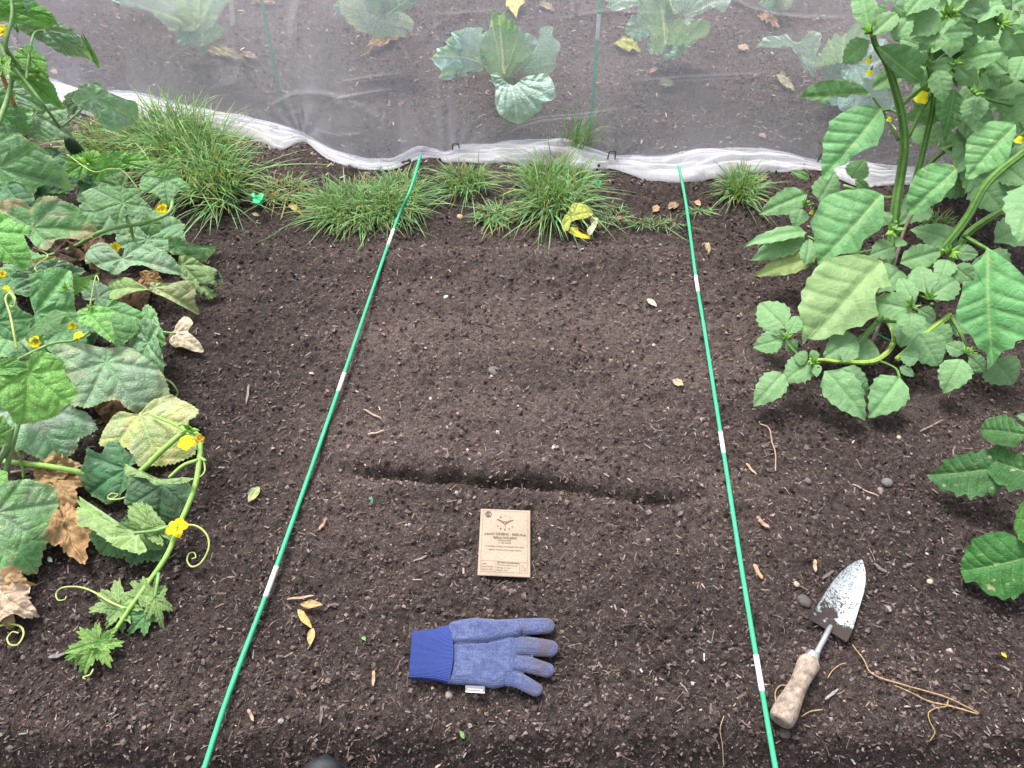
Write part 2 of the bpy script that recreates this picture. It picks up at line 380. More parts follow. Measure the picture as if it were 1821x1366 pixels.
def leafgeo(kind, width, nseed, o):
    """local leaf: x along the midrib 0..1, y across, z up; returns V, F, edge(0..1), vein(0..1), xy"""
    teeth = o.get('teeth'); rs = nseed
    if kind in ('cuc', 'star'):
        nt_, nr = 191, 34
        th = np.linspace(-1, 1, nt_) * (np.pi - .06)
        r = interp(np.degrees(np.abs(th)), CUC)
        if kind == 'star': r = r * (1 + .22 * np.cos(th * 7)) * .95
        ph = th * 15.5 + rs + 1.5 * vn(th * 3, 0 * th, rs + 7)
        r = r * (1 + (teeth if teeth is not None else .028) * (2 * np.abs((ph / np.pi) % 1 - .5) - .5) * 2 + .07 * (vn(th * 2.2 + 5, 0 * th, rs) - .5) + .03 * (vn(th * 9, 0 * th, rs + 3) - .5))
        q = np.linspace(0, 1, nr) ** .85
        TH, Q = np.meshgrid(th, q, indexing='ij'); r = r[:, None] * Q
        X = r * np.cos(TH); Yw = r * np.sin(TH)
        vt = np.radians([0, 52, -52, 108, -108, 150, -150])
        dth = np.abs(TH[..., None] - vt); d = np.where(dth < 1.4, r[..., None] * np.sin(np.minimum(dth, 1.4)), 9)
        kk = d.argmin(-1); dm = d.min(-1); al = r * np.cos(np.take_along_axis(dth, kk[..., None], -1)[..., 0])
        vein = np.exp(-(dm / (.012 - .007 * np.clip(al, 0, 1))) ** 2)
        sec = np.abs(((al - .75 * dm + .6 * dm ** 2) * 5.5 + rs * .37 + .5 * vn(X * 3, Yw * 3, rs)) % 1 - .5) * 2
        sv = np.exp(-((1 - sec) / .07) ** 2) * np.clip(1 - dm / .45, 0, 1); vein = np.maximum(vein, .4 * sv)
        Z = .040 * (1 - np.exp(-(dm / .07) ** 2)) + .020 * (1 - np.exp(-((1 - sec) / .3) ** 2)) * np.clip(dm / .05, 0, 1) + .02 * fbm(X * 7, Yw * 7, rs + 2, 2)
        sy = width / 1.44; Yw = Yw * sy; Fc = gridfaces(nt_, nr); edge = Q
        rad_ = r
    else:
        ns, ntt = 90, 47
        s = np.linspace(0, 1, ns); t = np.linspace(-1, 1, ntt)
        S, T = np.meshgrid(s, t, indexing='ij')
        sh = interp(s, OV[kind])
        ntooth = {'phys': 6, 'spiny': 7, 'cab': 7, 'long': 4}[kind]; amp = {'phys': .115, 'spiny': .15, 'cab': .13, 'long': .03}[kind]
        if teeth is not None: amp = teeth
        f = (s * ntooth + rs * .13) % 1; f2 = (s * ntooth + rs * .41 + .3) % 1
        saw = (lambda f: np.where(f < .8, 1.5 * (f / .8) ** 3, 1.5 * (1 - f) / .2) - .4) if kind == 'spiny' else (lambda f: np.where(f < .75, (f / .75) ** 1.5, (1 - f) / .25) - .4)
        env = np.clip(s / .1, 0, 1) * np.clip((1 - s) / .08, 0, 1)
        shL = sh + amp * saw(f) * env + .05 * (vn(s * 4, 0 * s, rs) - .5) * env; shR = sh + amp * saw(f2) * env + .05 * (vn(s * 4 + 9, 0 * s, rs + 1) - .5) * env
        hw = np.where(T < 0, shL[:, None], shR[:, None])
        X = S + 0 * T; Yw = T * np.maximum(hw, 0) * width / 2
        if kind in ('cab', 'spiny'): X = X - .10 * T ** 2 * (1 - S) + .0
        ay = np.abs(Yw); nv = (rs % 5 - 2) * .35 + {'phys': 6, 'spiny': 6, 'cab': 7, 'long': 5}[kind]
        ph = (S - (.62 if kind != 'cab' else .8) * ay + .45 * ay ** 2) * nv + (T > 0) * .35 + rs * .1 + .55 * (vn(S * 3, T * .7, rs + 3) - .5)
        sec = np.abs(ph % 1 - .5) * 2
        sv = np.exp(-((1 - sec) / .065) ** 2) * np.clip((1 - np.abs(T)) * 3, 0, 1)
        vein = np.maximum(np.exp(-(ay / (.006 + .010 * (1 - S))) ** 2), .55 * sv)
        Z = (.007 * np.abs(np.sin(np.pi * ((ph + .5) % 1))) ** .8) * np.clip(ay / .06, 0, 1) + .02 * (1 - np.exp(-(ay / .05) ** 2)) + .022 * fbm(S * 5, Yw * 5, rs + 2, 2)
        Fc = gridfaces(ns, ntt); edge = np.abs(T); rad_ = S
    Z = Z * o.get('quilt', 1.0)
    e2 = edge
    Z = Z + o.get('fold', .12) * np.abs(Yw) - o.get('droop', .10) * (Yw ** 2) * 1.2
    Z = Z + o.get('wave', .03) * (fbm(X * 2.2 + rs, Yw * 2.2, rs + 5, 3)) * 2
    ru = o.get('ruffle', .02)
    if kind == 'cab':
        Z = Z + ru * e2 ** 3 * np.sin(X * 26 + rs + 2.0 * np.sign(Yw)) + ru * np.clip((X - .75) * 4, 0, 1) * np.sin(Yw * 24 + rs)
    else:
        Z = Z + ru * e2 ** 3 * (vn(X * 7 + rs, Yw * 7, rs + 9) - .5) * 2
    V = np.stack([X, Yw, Z], -1)
    cr = o.get('crumple', 0)
    if cr:
        for k in range(3): V[..., k] += cr * fbm(X * 3.2 + 7 * k + rs, Yw * 3.2 + rs, rs + 20 + k, 3) * (2.0 if k == 2 else .8)
    cu = o.get('curl', 0)                    # roll the sides up about the midrib
    if cu:
        a = V[..., 1] * cu; V = np.stack([V[..., 0], np.sin(a) / cu - V[..., 2] * np.sin(a), V[..., 2] * np.cos(a) + (1 - np.cos(a)) / cu], -1)
    V[..., 2] += o.get('arch', .12) * 4 * np.where(X > 0, X * (1 - X), .35 * X) - np.where(X < 0, o.get('back', .15) * X ** 2, 0)
    return V.reshape(-1, 3), Fc, edge.ravel(), vein.ravel(), np.stack([X.ravel(), Yw.ravel()], -1)
LC = [0]
def frame(B, T, o):
    X = T - B; L = np.linalg.norm(X); X = X / L
    mid = (B + T) / 2
    toc = CAM - mid; toc /= np.linalg.norm(toc)
    nn = toc * o.get('face', .75) + np.array([0, 0, 1.]) * (1 - o.get('face', .75)) + (R.rand(3) - .5) * o.get('rnd', .22)
    roll = o.get('roll', 0)
    Y = np.cross(nn, X); Y /= np.linalg.norm(Y); Zv = np.cross(X, Y)
    if roll: c, s_ = math.cos(roll), math.sin(roll); Y, Zv = Y * c + Zv * s_, Zv * c - Y * s_
    return X, Y, Zv, L, mid
def leaf(parent, kind, b, t, w, col='mid', name='leaf', mat=None, label=None, **o):
    """b, t = (px, py, z) of the leaf base and tip, w = width in photo px"""
    LC[0] += 1; rs = LC[0]
    B = P(b[0], b[1], b[2]); T = P(t[0], t[1], t[2])
    X, Y, Zv, L, mid = frame(B, T, o)
    V, Fc, edge, vein, xy = leafgeo(kind, w * mpp(mid) / L, rs, o)
    V = B + L * (V[:, :1] * X + V[:, 1:2] * Y + V[:, 2:3] * Zv)
    return finish(parent, kind, V, Fc, edge, vein, xy, B, X, L, rs, col, name, mat, label, o)
def tleaf(parent, kind, pts, c, t, zc, zt, col='mid', name='leaf', mat=None, label=None, tf=(0, 0, 1), **o):
    """a leaf whose outline follows pts; c = where the stalk joins, t = tip; tf = x0, y0, scale of the pts"""
    LC[0] += 1; rs = LC[0]; o = dict(dict(rnd=.12, face=.85), **o)
    q = lambda p: np.array([tf[0] + tf[2] * p[0], tf[1] + tf[2] * p[1]])
    pts = np.array([q(p) for p in pts]); c = q(c); t = q(t)
    B = P(c[0], c[1], zc); T = P(t[0], t[1], zt)
    X, Y, Zv, L, mid = frame(B, T, o)
    # close and round the outline a little, then resample it evenly
    pp = np.vstack([pts, pts[:1]]); path = smooth_path(np.c_[pp, 0 * pp[:, 0]], 6)[:, :2]
    if kind in ('phys', 'spiny'): k_ = np.arange(len(pp) * 6 - 5) / 6; path = .35 * path + .65 * np.stack([np.interp(k_, range(len(pp)), pp[:, i]) for i in (0, 1)], -1)
    al = np.concatenate([[0], np.cumsum(np.hypot(*np.diff(path, axis=0).T))]); n = 220; u = np.linspace(0, al[-1], n)
    path = np.stack([np.interp(u, al, path[:, i]) for i in (0, 1)], -1)
    d = ray(path[:, 0], path[:, 1]); tt = ((B - CAM) @ Zv) / (d @ Zv); W = CAM + d * tt[:, None] - B
    ex, ey = W @ X / L, W @ Y / L
    if kind in ('cuc', 'star'): sx, sy = 0.0, 0.0
    else:
        k = slice(None); sx, sy = .5 * (ex.max() + ex.min()) * .6 + ex.mean() * .4, ey.mean()
    ds = L / mpp(mid); sp = u / (al[-1] / n) ; te = o.get('teeth', .012 if kind == 'cuc' else .0)
    per = u / max(ds * .075, 3); g = 1 + te * ((per % 1) * 2 - 1) * 1.6 + .012 * (vn(per * .7, 0 * per, rs) - .5)
    nr = 30; Q = (np.linspace(0, 1, nr) ** .85)[None]
    XX = sx + (ex - sx)[:, None] * g[:, None] * Q; YY = sy + (ey - sy)[:, None] * g[:, None] * Q
    edge = Q + 0 * XX; hw = np.abs(ey).max() + 1e-6
    if kind in ('cuc', 'star'):
        r = np.hypot(XX, YY); TH = np.arctan2(YY, XX); vt = np.radians([0, 50, -50, 100, -100, 148, -148])
        dth = np.abs((TH[..., None] - vt + np.pi) % (2 * np.pi) - np.pi); dd = np.where(dth < 1.4, r[..., None] * np.sin(np.minimum(dth, 1.4)), 9)
        kk = dd.argmin(-1); dm = dd.min(-1); al_ = r * np.cos(np.take_along_axis(dth, kk[..., None], -1)[..., 0])
        vein = np.exp(-(dm / (.012 - .007 * np.clip(al_, 0, 1))) ** 2)
        sec = np.abs(((al_ - .75 * dm + .6 * dm ** 2) * 5.5 + rs * .37 + .5 * vn(XX * 3, YY * 3, rs)) % 1 - .5) * 2
        vein = np.maximum(vein, .4 * np.exp(-((1 - sec) / .07) ** 2) * np.clip(1 - dm / .45, 0, 1))
        Z = .035 * (1 - np.exp(-(dm / .07) ** 2)) + .018 * (1 - np.exp(-((1 - sec) / .3) ** 2)) * np.clip(dm / .05, 0, 1)
    else:
        ay = np.abs(YY); nv = (rs % 5 - 2) * .4 + {'phys': 6.5, 'spiny': 7, 'cab': 7, 'long': 5}[kind]; bend = .03 * np.sin(XX * 3 + rs); ay = np.abs(YY - bend * XX)
        if kind == 'cab':                    # ribs fan out from the base
            an = np.arctan2(YY, XX + .15); rr = np.hypot(XX + .15, YY)
            ph = an * 3.2 + rs * .3 + .5 * (vn(XX * 3, YY * 3, rs + 3) - .5)
            sec = np.abs(ph % 1 - .5) * 2; wv = .05 / (rr + .12)
            vein = np.maximum(np.exp(-(ay / (.007 + .014 * np.clip(1 - XX, 0, 1))) ** 2), .7 * np.exp(-((1 - sec) / wv / .8) ** 2) * np.clip(rr * 5, 0, 1))
            Z = .03 * (1 - np.exp(-((1 - sec) / .35) ** 2)) * np.clip(ay / .05, 0, 1)
        else:
            ph = (XX - .62 * ay + .45 * ay ** 2) * nv + (YY > 0) * .35 + rs * .1 + .55 * (vn(XX * 3, YY * 2, rs + 3) - .5)
            sec = np.abs(ph % 1 - .5) * 2
            vein = np.maximum(np.exp(-(ay / (.006 + .009 * np.clip(1 - XX, 0, 1))) ** 2), .5 * np.exp(-((1 - sec) / .065) ** 2) * np.clip((1 - edge) * 3, 0, 1))
            Z = .013 * (1 - np.exp(-((1 - sec) / .35) ** 2)) * np.clip(ay / .06, 0, 1) + .018 * (1 - np.exp(-(ay / .05) ** 2))
    Z = Z * o.get('quilt', 1.0) + .022 * fbm(XX * 5, YY * 5, rs + 2, 2) + o.get('wave', .04) * 2 * fbm(XX * 2.2 + rs, YY * 2.2, rs + 5, 3)
    Z = Z + o.get('fold', .05) * np.abs(YY) - .10 * YY ** 2 + o.get('ruffle', .03) * edge ** 3 * (vn(XX * 7 + rs, YY * 7, rs + 9) - .5) * 2
    if kind == 'cab': s_ = u / al[-1] * 2 * np.pi; Z = Z + .035 * edge ** 4 * np.sin(s_ * 13 + 2 * np.sin(s_ * 3 + rs))[:, None]
    Z = Z + o.get('arch', .08) * 4 * np.where(XX > 0, XX * (1 - XX), .3 * XX)
    cr = o.get('crumple', 0)
    if cr: Z = Z + cr * 1.4 * fbm(XX * 3.2 + rs, YY * 3.2 + rs, rs + 20, 3)
    V = B + L * (XX.reshape(-1, 1) * X + YY.reshape(-1, 1) * Y + Z.reshape(-1, 1) * Zv)
    Fc = gridfaces(n, nr)[:, ::1]
    e = np.cross(V[Fc[len(Fc) // 2, 1]] - V[Fc[len(Fc) // 2, 0]], V[Fc[len(Fc) // 2, 3]] - V[Fc[len(Fc) // 2, 0]])
    if e @ Zv < 0: Fc = Fc[:, ::-1]
    if o.get('under'): Fc = Fc[:, ::-1]
    return finish(parent, kind, V, Fc, edge.ravel(), vein.ravel(), np.stack([XX.ravel(), YY.ravel()], -1), B, X, L, rs, col, name, mat, label, o)
def finish(parent, kind, V, Fc, edge, vein, xy, B, X, L, rs, col, name, mat, label, o):
    if o.get('ground', 0):
        V[:, 2] = np.maximum(V[:, 2], surfz(V[:, 0], V[:, 1]) + .004)
    base = np.array(GREEN[col] if isinstance(col, str) else col)
    n1 = fbm(xy[:, 0] * 2.6 + rs, xy[:, 1] * 2.6, rs, 3); n2 = fbm(xy[:, 0] * 14 + rs, xy[:, 1] * 14, rs + 2, 3)
    hue = 1 + .18 * (R.rand() - .5)
    c = base[None] * (1 + .5 * n1 + .35 * n2)[:, None] * hue * (1 + .14 * (R.rand(3) - .5))
    vc = np.array(o.get('veincol', tuple(min(.8, x * 1.5 + .05) for x in base)))
    vs = o.get('vein', .45)
    c = c * (1 - vs * vein[:, None]) + vc * (vs * vein[:, None])
    ml = o.get('mildew', 0)
    if ml:
        k = np.clip((fbm(xy[:, 0] * 3.1 + rs, xy[:, 1] * 3.1 + 4, rs + 11, 4) + .22 * 1) * 2.2, 0, 1)[:, None] * ml
        c = c * (1 - k) + np.array((.36, .44, .36)) * k
    yl = o.get('yellow', 0)
    if yl:
        k = np.clip((fbm(xy[:, 0] * 2.2 + rs + 8, xy[:, 1] * 2.2, rs + 31, 3) + .1 + .25 * edge) * 2.6, 0, 1)[:, None] * yl
        c = c * (1 - k) + np.array((.55, .56, .14)) * k
    if mat is None and kind != 'cab':        # small dry specks and nibbles
        k = np.clip((fbm(xy[:, 0] * 11 + rs, xy[:, 1] * 11, rs + 61, 2) - .30) * 9, 0, 1)[:, None] * .7; c = c * (1 - k) + np.array((.46, .42, .22)) * k
    br = o.get('brown', 0)
    if br:
        k = np.clip((fbm(xy[:, 0] * 5 + rs, xy[:, 1] * 5, rs + 41, 3) + .42 * edge ** 3 - .22) * 9, 0, 1)[:, None] * br
        c = c * (1 - k) + np.array((.42, .34, .20)) * k
    dt = o.get('dirt', 0)
    if dt:
        k = np.clip((fbm(xy[:, 0] * 8, xy[:, 1] * 8, rs + 51, 4) + .5 * (xy[:, 0] - .8)) * 12, 0, 1)[:, None] * dt
        c = c * (1 - k) + np.array((.02, .016, .014)) * k
    if kind in ('cuc', 'star') and not o.get('noedge'):
        k = (np.clip((edge - .93) / .07, 0, 1) * .45)[:, None]; c = c * (1 - k) + np.array((.30, .46, .16)) * k
    lf = mesh(name, V, Fc, mat or (M_cab if kind == 'cab' else M_leaf if kind in ('cuc', 'star') else M_phys), parent, col=np.clip(c, 0, 1), uv=xy)
    if label: lf['label'] = label
    pt = o.get('pet')                        # petiole: (px,py,z) points leading to the base
    if pt:
        pts = [P(*q) for q in pt] + [B + X * L * .02]
        V2, F2 = tube(smooth_path(pts, 6), [o.get('pr', .0032), o.get('pr', .0032) * .75], 7)
        mesh('petiole', V2, F2, M_stem, lf, col=o.get('pcol', (.20, .36, .12)))
    return lf
def stem(parent, pts, r, col=(.13, .27, .07), name='stem', mat=None, ridge=0, ns=10, n=8, wob=0, label=None):
    q = smooth_path([P(*p) for p in pts], n)
    V, Fc = tube(q, r, ns, ridge, 5, wob)
    c = np.tile(np.array(col, float), (len(V), 1))
    if ridge:                                # pale ribs along the stem
        k = np.arange(len(V)) % ns; c = c * (1 + .9 * (np.cos(5 * k / ns * 2 * np.pi) > .3)[:, None] * np.array([1, .7, .8]))
    o = mesh(name, V, Fc, mat or M_stem, parent, col=c)
    if label: o['label'] = label
    return o
def flower(parent, px, py, z, d, col=(.90, .70, .02), npet=5, cup=.35, label=None):
    c = P(px, py, z); toc = CAM - c; toc /= np.linalg.norm(toc)
    n = toc * .6 + np.array([0, 0, .4]) + (R.rand(3) - .5) * .7; n /= np.linalg.norm(n)
    a = np.cross(n, [0, 1., .2]); a /= np.linalg.norm(a); b = np.cross(n, a)
    ps = []; r = d * mpp(c) / 2; ph = R.rand() * 6
    for k in range(npet):
        s = np.linspace(0, 1, 9); t = np.linspace(-1, 1, 7); S, T = np.meshgrid(s, t, indexing='ij')
        hw = np.interp(s, [0, .3, .65, .85, 1], [.16, .30, .44, .30, .03])[:, None] * T
        an = ph + k * 2 * np.pi / npet + .25 * (R.rand() - .5); sz = r * (.8 + .35 * R.rand())
        X = S * math.cos(an) - hw * math.sin(an); Y = S * math.sin(an) + hw * math.cos(an)
        Z = cup * S * (1.2 - S * (.5 + R.rand())) + .15 * np.abs(hw) + .08 * np.sin(S * 9 + k)
        V = c + sz * (X[..., None] * a + Y[..., None] * b + Z[..., None] * n)
        cc = np.array(col)[None] * (1 + .3 * (R.rand() - .5)) * (1 - .25 * np.exp(-(T.ravel() / .2) ** 2))[:, None]
        ps.append((V.reshape(-1, 3), gridfaces(9, 7), cc))
    V, Fc = tube(np.array([c - n * r * .7, c - n * r * .2, c + n * r * .12]), [r * .12, r * .22, r * .2], 8)
    ps.append((V, Fc, (.35, .45, .08)))
    V, Fc, cc = merge(ps); o = mesh('flower', V, Fc, M_petal, parent, col=cc)
    if label: o['label'] = label
    return o
def tendril(parent, pts, r=.0011, col=(.42, .52, .16)):
    V, Fc = tube(smooth_path([P(*p) for p in pts], 9), [r * 1.3, r * .7], 6)
    return mesh('tendril', V, Fc, M_stem, parent, col=col)
def tuft(parent, px, py, z, size, n=12, col=(.20, .42, .06), name='bud_cluster'):
    c = P(px, py, z); r = size * mpp(c); ps = []
    for k in range(n):
        d = R.randn(3); d[2] = abs(d[2]) * .8 + .2; d /= np.linalg.norm(d); L = r * (.5 + .5 * R.rand())
        sd_ = np.cross(d, R.randn(3)); sd_ /= np.linalg.norm(sd_)
        s = np.linspace(0, 1, 6); t = np.linspace(-1, 1, 3); S, T = np.meshgrid(s, t, indexing='ij')
        hw = np.interp(s, [0, .4, 1], [.08, .2, 0])[:, None] * T
        V = c + L * (S[..., None] * d + hw[..., None] * sd_ + (np.abs(hw) * .8 + .25 * S * S)[..., None] * np.cross(d, sd_))
        ps.append((V.reshape(-1, 3), gridfaces(6, 3), np.array(col) * (.6 + .7 * R.rand())))
    for k in range(3):
        q = c + R.randn(3) * r * .25; ps.append((q + ICO * r * .13, ICF, np.array(col) * 1.2))
    V, Fc, cc = merge(ps); return mesh(name, V, Fc, M_leaf, parent, col=np.clip(cc, 0, 1))
# ------------------------------------------------------------------ insect net with its rolled white hem
HEM_U = [(-200, 120), (0, 128), (90, 148), (160, 166), (240, 168), (330, 190), (440, 211), (500, 228), (541, 240), (575, 262), (600, 272), (650, 286), (700, 287), (745, 262), (775, 268), (795, 278), (812, 264), (900, 258), (960, 251), (1020, 256), (1086, 280), (1150, 282), (1200, 279), (1250, 270), (1300, 268), (1350, 269), (1400, 277), (1455, 290), (1530, 293), (1600, 302), (1700, 312), (1821, 330), (2050, 350)]
HEM_L = [(-200, 165), (0, 172), (90, 196), (160, 210), (240, 212), (330, 222), (440, 247), (500, 268), (541, 250), (575, 282), (620, 298), (660, 304), (700, 303), (745, 284), (775, 283), (795, 292), (815, 290), (900, 293), (1000, 300), (1060, 305), (1086, 300), (1110, 308), (1150, 322), (1200, 325), (1260, 320), (1320, 312), (1400, 306), (1455, 304), (1530, 336), (1600, 330), (1700, 338), (1821, 352), (2050, 380)]
def netmat(name, op, dirt=False):
    m, t, b = nmat(name)
    t.nodes.remove(b)
    d = t.nodes.new('ShaderNodeBsdfDiffuse'); d.inputs[0].default_value = (.84, .84, .92, 1)
    tl = t.nodes.new('ShaderNodeBsdfTranslucent'); tl.inputs[0].default_value = (.84, .84, .92, 1)
    m1 = t.nodes.new('ShaderNodeMixShader'); m1.inputs[0].default_value = .5
    t.links.new(d.outputs[0], m1.inputs[1]); t.links.new(tl.outputs[0], m1.inputs[2])
    tr = t.nodes.new('ShaderNodeBsdfTransparent'); m2 = t.nodes.new('ShaderNodeMixShader')
    t.links.new(tr.outputs[0], m2.inputs[1]); t.links.new(m1.outputs[0], m2.inputs[2]); t.links.new(m2.outputs[0], t.nodes['Material Output'].inputs[0])
    # thread cover, denser where the weave is seen edge-on:  1-(1-a)^(1/cos)
    a = attr(t, 'P2'); mp = t.nodes.new('ShaderNodeMapping'); mp.inputs['Scale'].default_value = (950, 14, 1)
    t.links.new(a.outputs['Vector'], mp.inputs[0]); n1 = nz(t, 1, 2, mp.outputs[0])
    mp2 = t.nodes.new('ShaderNodeMapping'); mp2.inputs['Scale'].default_value = (14, 950, 1)
    t.links.new(a.outputs['Vector'], mp2.inputs[0]); n2 = nz(t, 1, 2, mp2.outputs[0])
    mp3 = t.nodes.new('ShaderNodeMapping'); mp3.inputs['Scale'].default_value = (2.0, 4.2, 1)
    t.links.new(a.outputs['Vector'], mp3.inputs[0]); n3 = nz(t, 1, 3, mp3.outputs[0])
    def M(op_, x, y):
        k = t.nodes.new('ShaderNodeMath'); k.operation = op_
        for i, v in enumerate((x, y)):
            if hasattr(v, 'is_output'): t.links.new(v, k.inputs[i])
            elif v is not None: k.inputs[i].default_value = v
        return k.outputs[0]
    cover = M('MULTIPLY', M('ADD', M('ADD', n1.outputs[0], n2.outputs[0]), n3.outputs[0]), op / 1.5)
    lw = t.nodes.new('ShaderNodeLayerWeight'); lw.inputs[0].default_value = .5
    cosn = M('MAXIMUM', M('SUBTRACT', 1.0, lw.outputs['Facing']), .10)
    fac = M('SUBTRACT', 1.0, M('POWER', M('SUBTRACT', 1.0, cover), M('DIVIDE', 1.0, cosn)))
    t.links.new(fac, m2.inputs[0])
    if dirt:
        cc = mixc(t, (.82, .81, .85), (.20, .16, .14), ramp(t, nz(t, 9, 7, None, .75).outputs[0], (.56, 0.0), (.72, .75)))
        t.links.new(cc, d.inputs[0]); t.links.new(cc, tl.inputs[0])
    return m
M_net = netmat('insect_mesh', .155); M_hem = netmat('mesh_hem', .60)
M_net = netmat('insect_mesh_weave', .275); M_hem = netmat('mesh_hem_weave', .58, True)
PEGS = [(541, 238), (812, 275), (1086, 288), (1457, 292)]
PLEATS = [(.022, [(893, 237), (925, 222), (965, 211), (1040, 205), (1095, 196)]), (.012, [(1130, 146), (1180, 143), (1280, 136), (1400, 131)]), (.010, [(575, 190), (610, 174), (680, 163), (740, 160)]),
          (.012, [(1290, -8), (1330, 16), (1380, 29), (1440, 34), (1500, 33)]), (.010, [(600, 148), (660, 138), (735, 131)]), (.010, [(700, 68), (722, 100), (738, 131)]), (.008, [(531, 165), (536, 205), (541, 236)]), (.010, [(1540, 292), (1600, 277), (1680, 262)]),
          (.007, [(1400, 205), (1480, 190), (1560, 200)]), (.007, [(560, 232), (600, 243), (650, 238)]), (.008, [(975, 40), (1080, 22), (1190, 30)]), (.006, [(740, 30), (830, 26), (930, 18)]), (.007, [(820, 215), (870, 206), (900, 214)])]
def build_net():
    root = empty('insect_net', P(900, 270), 'translucent white insect netting pegged down over the cabbages', 'netting')
    NX, NS = 1100, 520
    px = np.linspace(-200, 2050, NX)
    pu = np.interp(px, *zip(*HEM_U)); k = np.ones(9) / 9; pus = np.convolve(np.pad(pu, 4, 'edge'), k, 'valid')
    B = G(px, pus + 6, .012)
    pegx = np.array([G(*p)[0] for p in PEGS])
    s = np.linspace(0, 1, NS) ** 1.15
    # profile: rises from the hem, over the hoops, and comes down behind the cabbages
    prof = np.array([(0, 0), (.03, .10), (.10, .26), (.24, .46), (.48, .64), (.80, .72), (1.25, .72), (1.7, .66), (2.05, .45), (2.2, .12), (2.22, 0)])
    sp = smooth_path(np.c_[prof, 0 * prof[:, 0]], 12)[:, :2]
    al = np.concatenate([[0], np.cumsum(np.hypot(*np.diff(sp, axis=0).T))]); al /= al[-1]
    py = np.interp(s, al, sp[:, 0]); pz = np.interp(s, al, sp[:, 1])
    S = s[None, :] * 2.9 + 0 * B[:, :1]
    X = B[:, :1] * (1 + .02 * S); yb0 = np.median(B[:, 1])
    ks = np.hanning(161); ks /= ks.sum(); ysm = np.convolve(np.pad(B[:, 1], 80, 'edge'), ks, 'valid')[:, None]
    yb = B[:, 1:2] * np.exp(-S / .25) + ysm * (1 - np.exp(-S / .25))
    Y = yb + py[None]; Z = B[:, 2:3] * np.exp(-S / .2) + pz[None]
    PM = np.zeros_like(Y)
    # billows, pulled creases above each peg, crossing ridges
    d = .050 * fbm(X * 1.3 + 3, S * 2.2, 77, 3) * np.clip(S / .2, 0, 1)
    for i in range(4):
        ang = [.9, -.5, .25, -1.2][i]; c = fbm((X * math.cos(ang) + S * math.sin(ang)) * 2.0 + 9 * i, (S * math.cos(ang) - X * math.sin(ang)) * .8, 83 + i, 2)
        d = d + .006 * np.exp(-(c / .014) ** 2) * np.clip(S / .1, 0, 1) * (vn(X * 1.1, S * 1.1 + i * 7, 90 + i) > .45)
    for g in pegx:
        dx = X - g; a = np.arctan2(dx, S + .02)
        d = d + .0035 * np.sin(a * 11 + g * 5) * np.exp(-np.hypot(dx, S) / .16) * np.clip(S / .03, 0, 1)
    # pleats lying in the sheet
    dd_ = np.stack([X, Y, Z], -1) - CAM; zc = dd_[..., 1] * cp - dd_[..., 2] * sp_
    ppx = W0 / 2 + F * dd_[..., 0] / zc; ppy = H0 / 2 - F * (dd_[..., 1] * sp_ + dd_[..., 2] * cp) / zc
    for w_, pl in PLEATS:
        for k0, (a, b) in enumerate(zip(pl[:-1], pl[1:])):
            a = np.array(a, float); e = np.array(b, float) - a
            t = np.clip(((ppx - a[0]) * e[0] + (ppy - a[1]) * e[1]) / (e @ e), 0, 1)
            q = np.hypot(ppx - a[0] - t * e[0], ppy - a[1] - t * e[1])
            ii = pl.index(tuple(a.astype(int).tolist())) if 0 else k0; gl = (ii + t) / (len(pl) - 1); pm = np.exp(-(q / 2.8) ** 2) * w_ * .55 * np.sin(np.pi * np.clip(gl, .0, 1)) ** .6; PM = np.maximum(PM, pm)
    d = d + PM
    Y = Y - d * .8; Z = Z + d * .5
    V = np.stack([X, Y, Z], -1)
    uv = np.stack([X, S, 0 * S], -1).reshape(-1, 3)
    mesh('mesh_sheet', V.reshape(-1, 3), gridfaces(NX, NS), M_net, root, uv=uv)
    # rolled hem
    n = 900; px = np.linspace(-200, 2050, n)
    pu = np.interp(px, *zip(*HEM_U)); pl = np.interp(px, *zip(*HEM_L)); k = np.ones(9) / 9
    pu = np.convolve(np.pad(pu, 4, 'edge'), k, 'valid') - 2; pl = np.convolve(np.pad(pl, 4, 'edge'), k, 'valid')
    nt_ = 40; th = np.linspace(0, 1, nt_); Tn = th[None]; xx = px[:, None] / 100
    q = pu[:, None] * (1 - Tn) + pl[:, None] * Tn
    U = G(px, pu); Lw = G(px, pl)
    base = U[:, None, :] * (1 - Tn[..., None]) + Lw[:, None, :] * Tn[..., None]
    wd_ = np.linalg.norm(U - Lw, axis=1)[:, None]
    z = .13 * wd_ * np.sin(np.pi * np.clip(Tn, 0, 1)) ** .55 + .002
    z = z * (.8 + .5 * vn(xx * 1.6, Tn * 1.2, 5))
    fold = fbm(xx * .55 + Tn * 1.1, Tn * 5.5 + xx * .12, 41, 3); z = z + wd_ * .34 * np.abs(fold) * np.sin(np.pi * Tn) + wd_ * .10 * fbm(xx * 3, Tn * 9, 47, 2)
    V = base.copy(); V[..., 2] += z; V[..., 1] += .10 * wd_ * fbm(xx * 2, Tn * 6, 49, 2)
    uv = np.stack([V[..., 0], Tn * .1 + 0 * xx, 0 * V[..., 0]], -1).reshape(-1, 3)
    V2 = V.copy(); V2[..., 2] = base[..., 2] + .55 * z + .004 * fbm(xx * 4, Tn * 4, 3); V2[..., 1] += .004
    VV, FF, _ = merge([(V.reshape(-1, 3), gridfaces(n, nt_)), (V2.reshape(-1, 3), gridfaces(n, nt_))])
    mesh('hem', VV, FF, M_hem, root, uv=np.vstack([uv, uv + .3]))
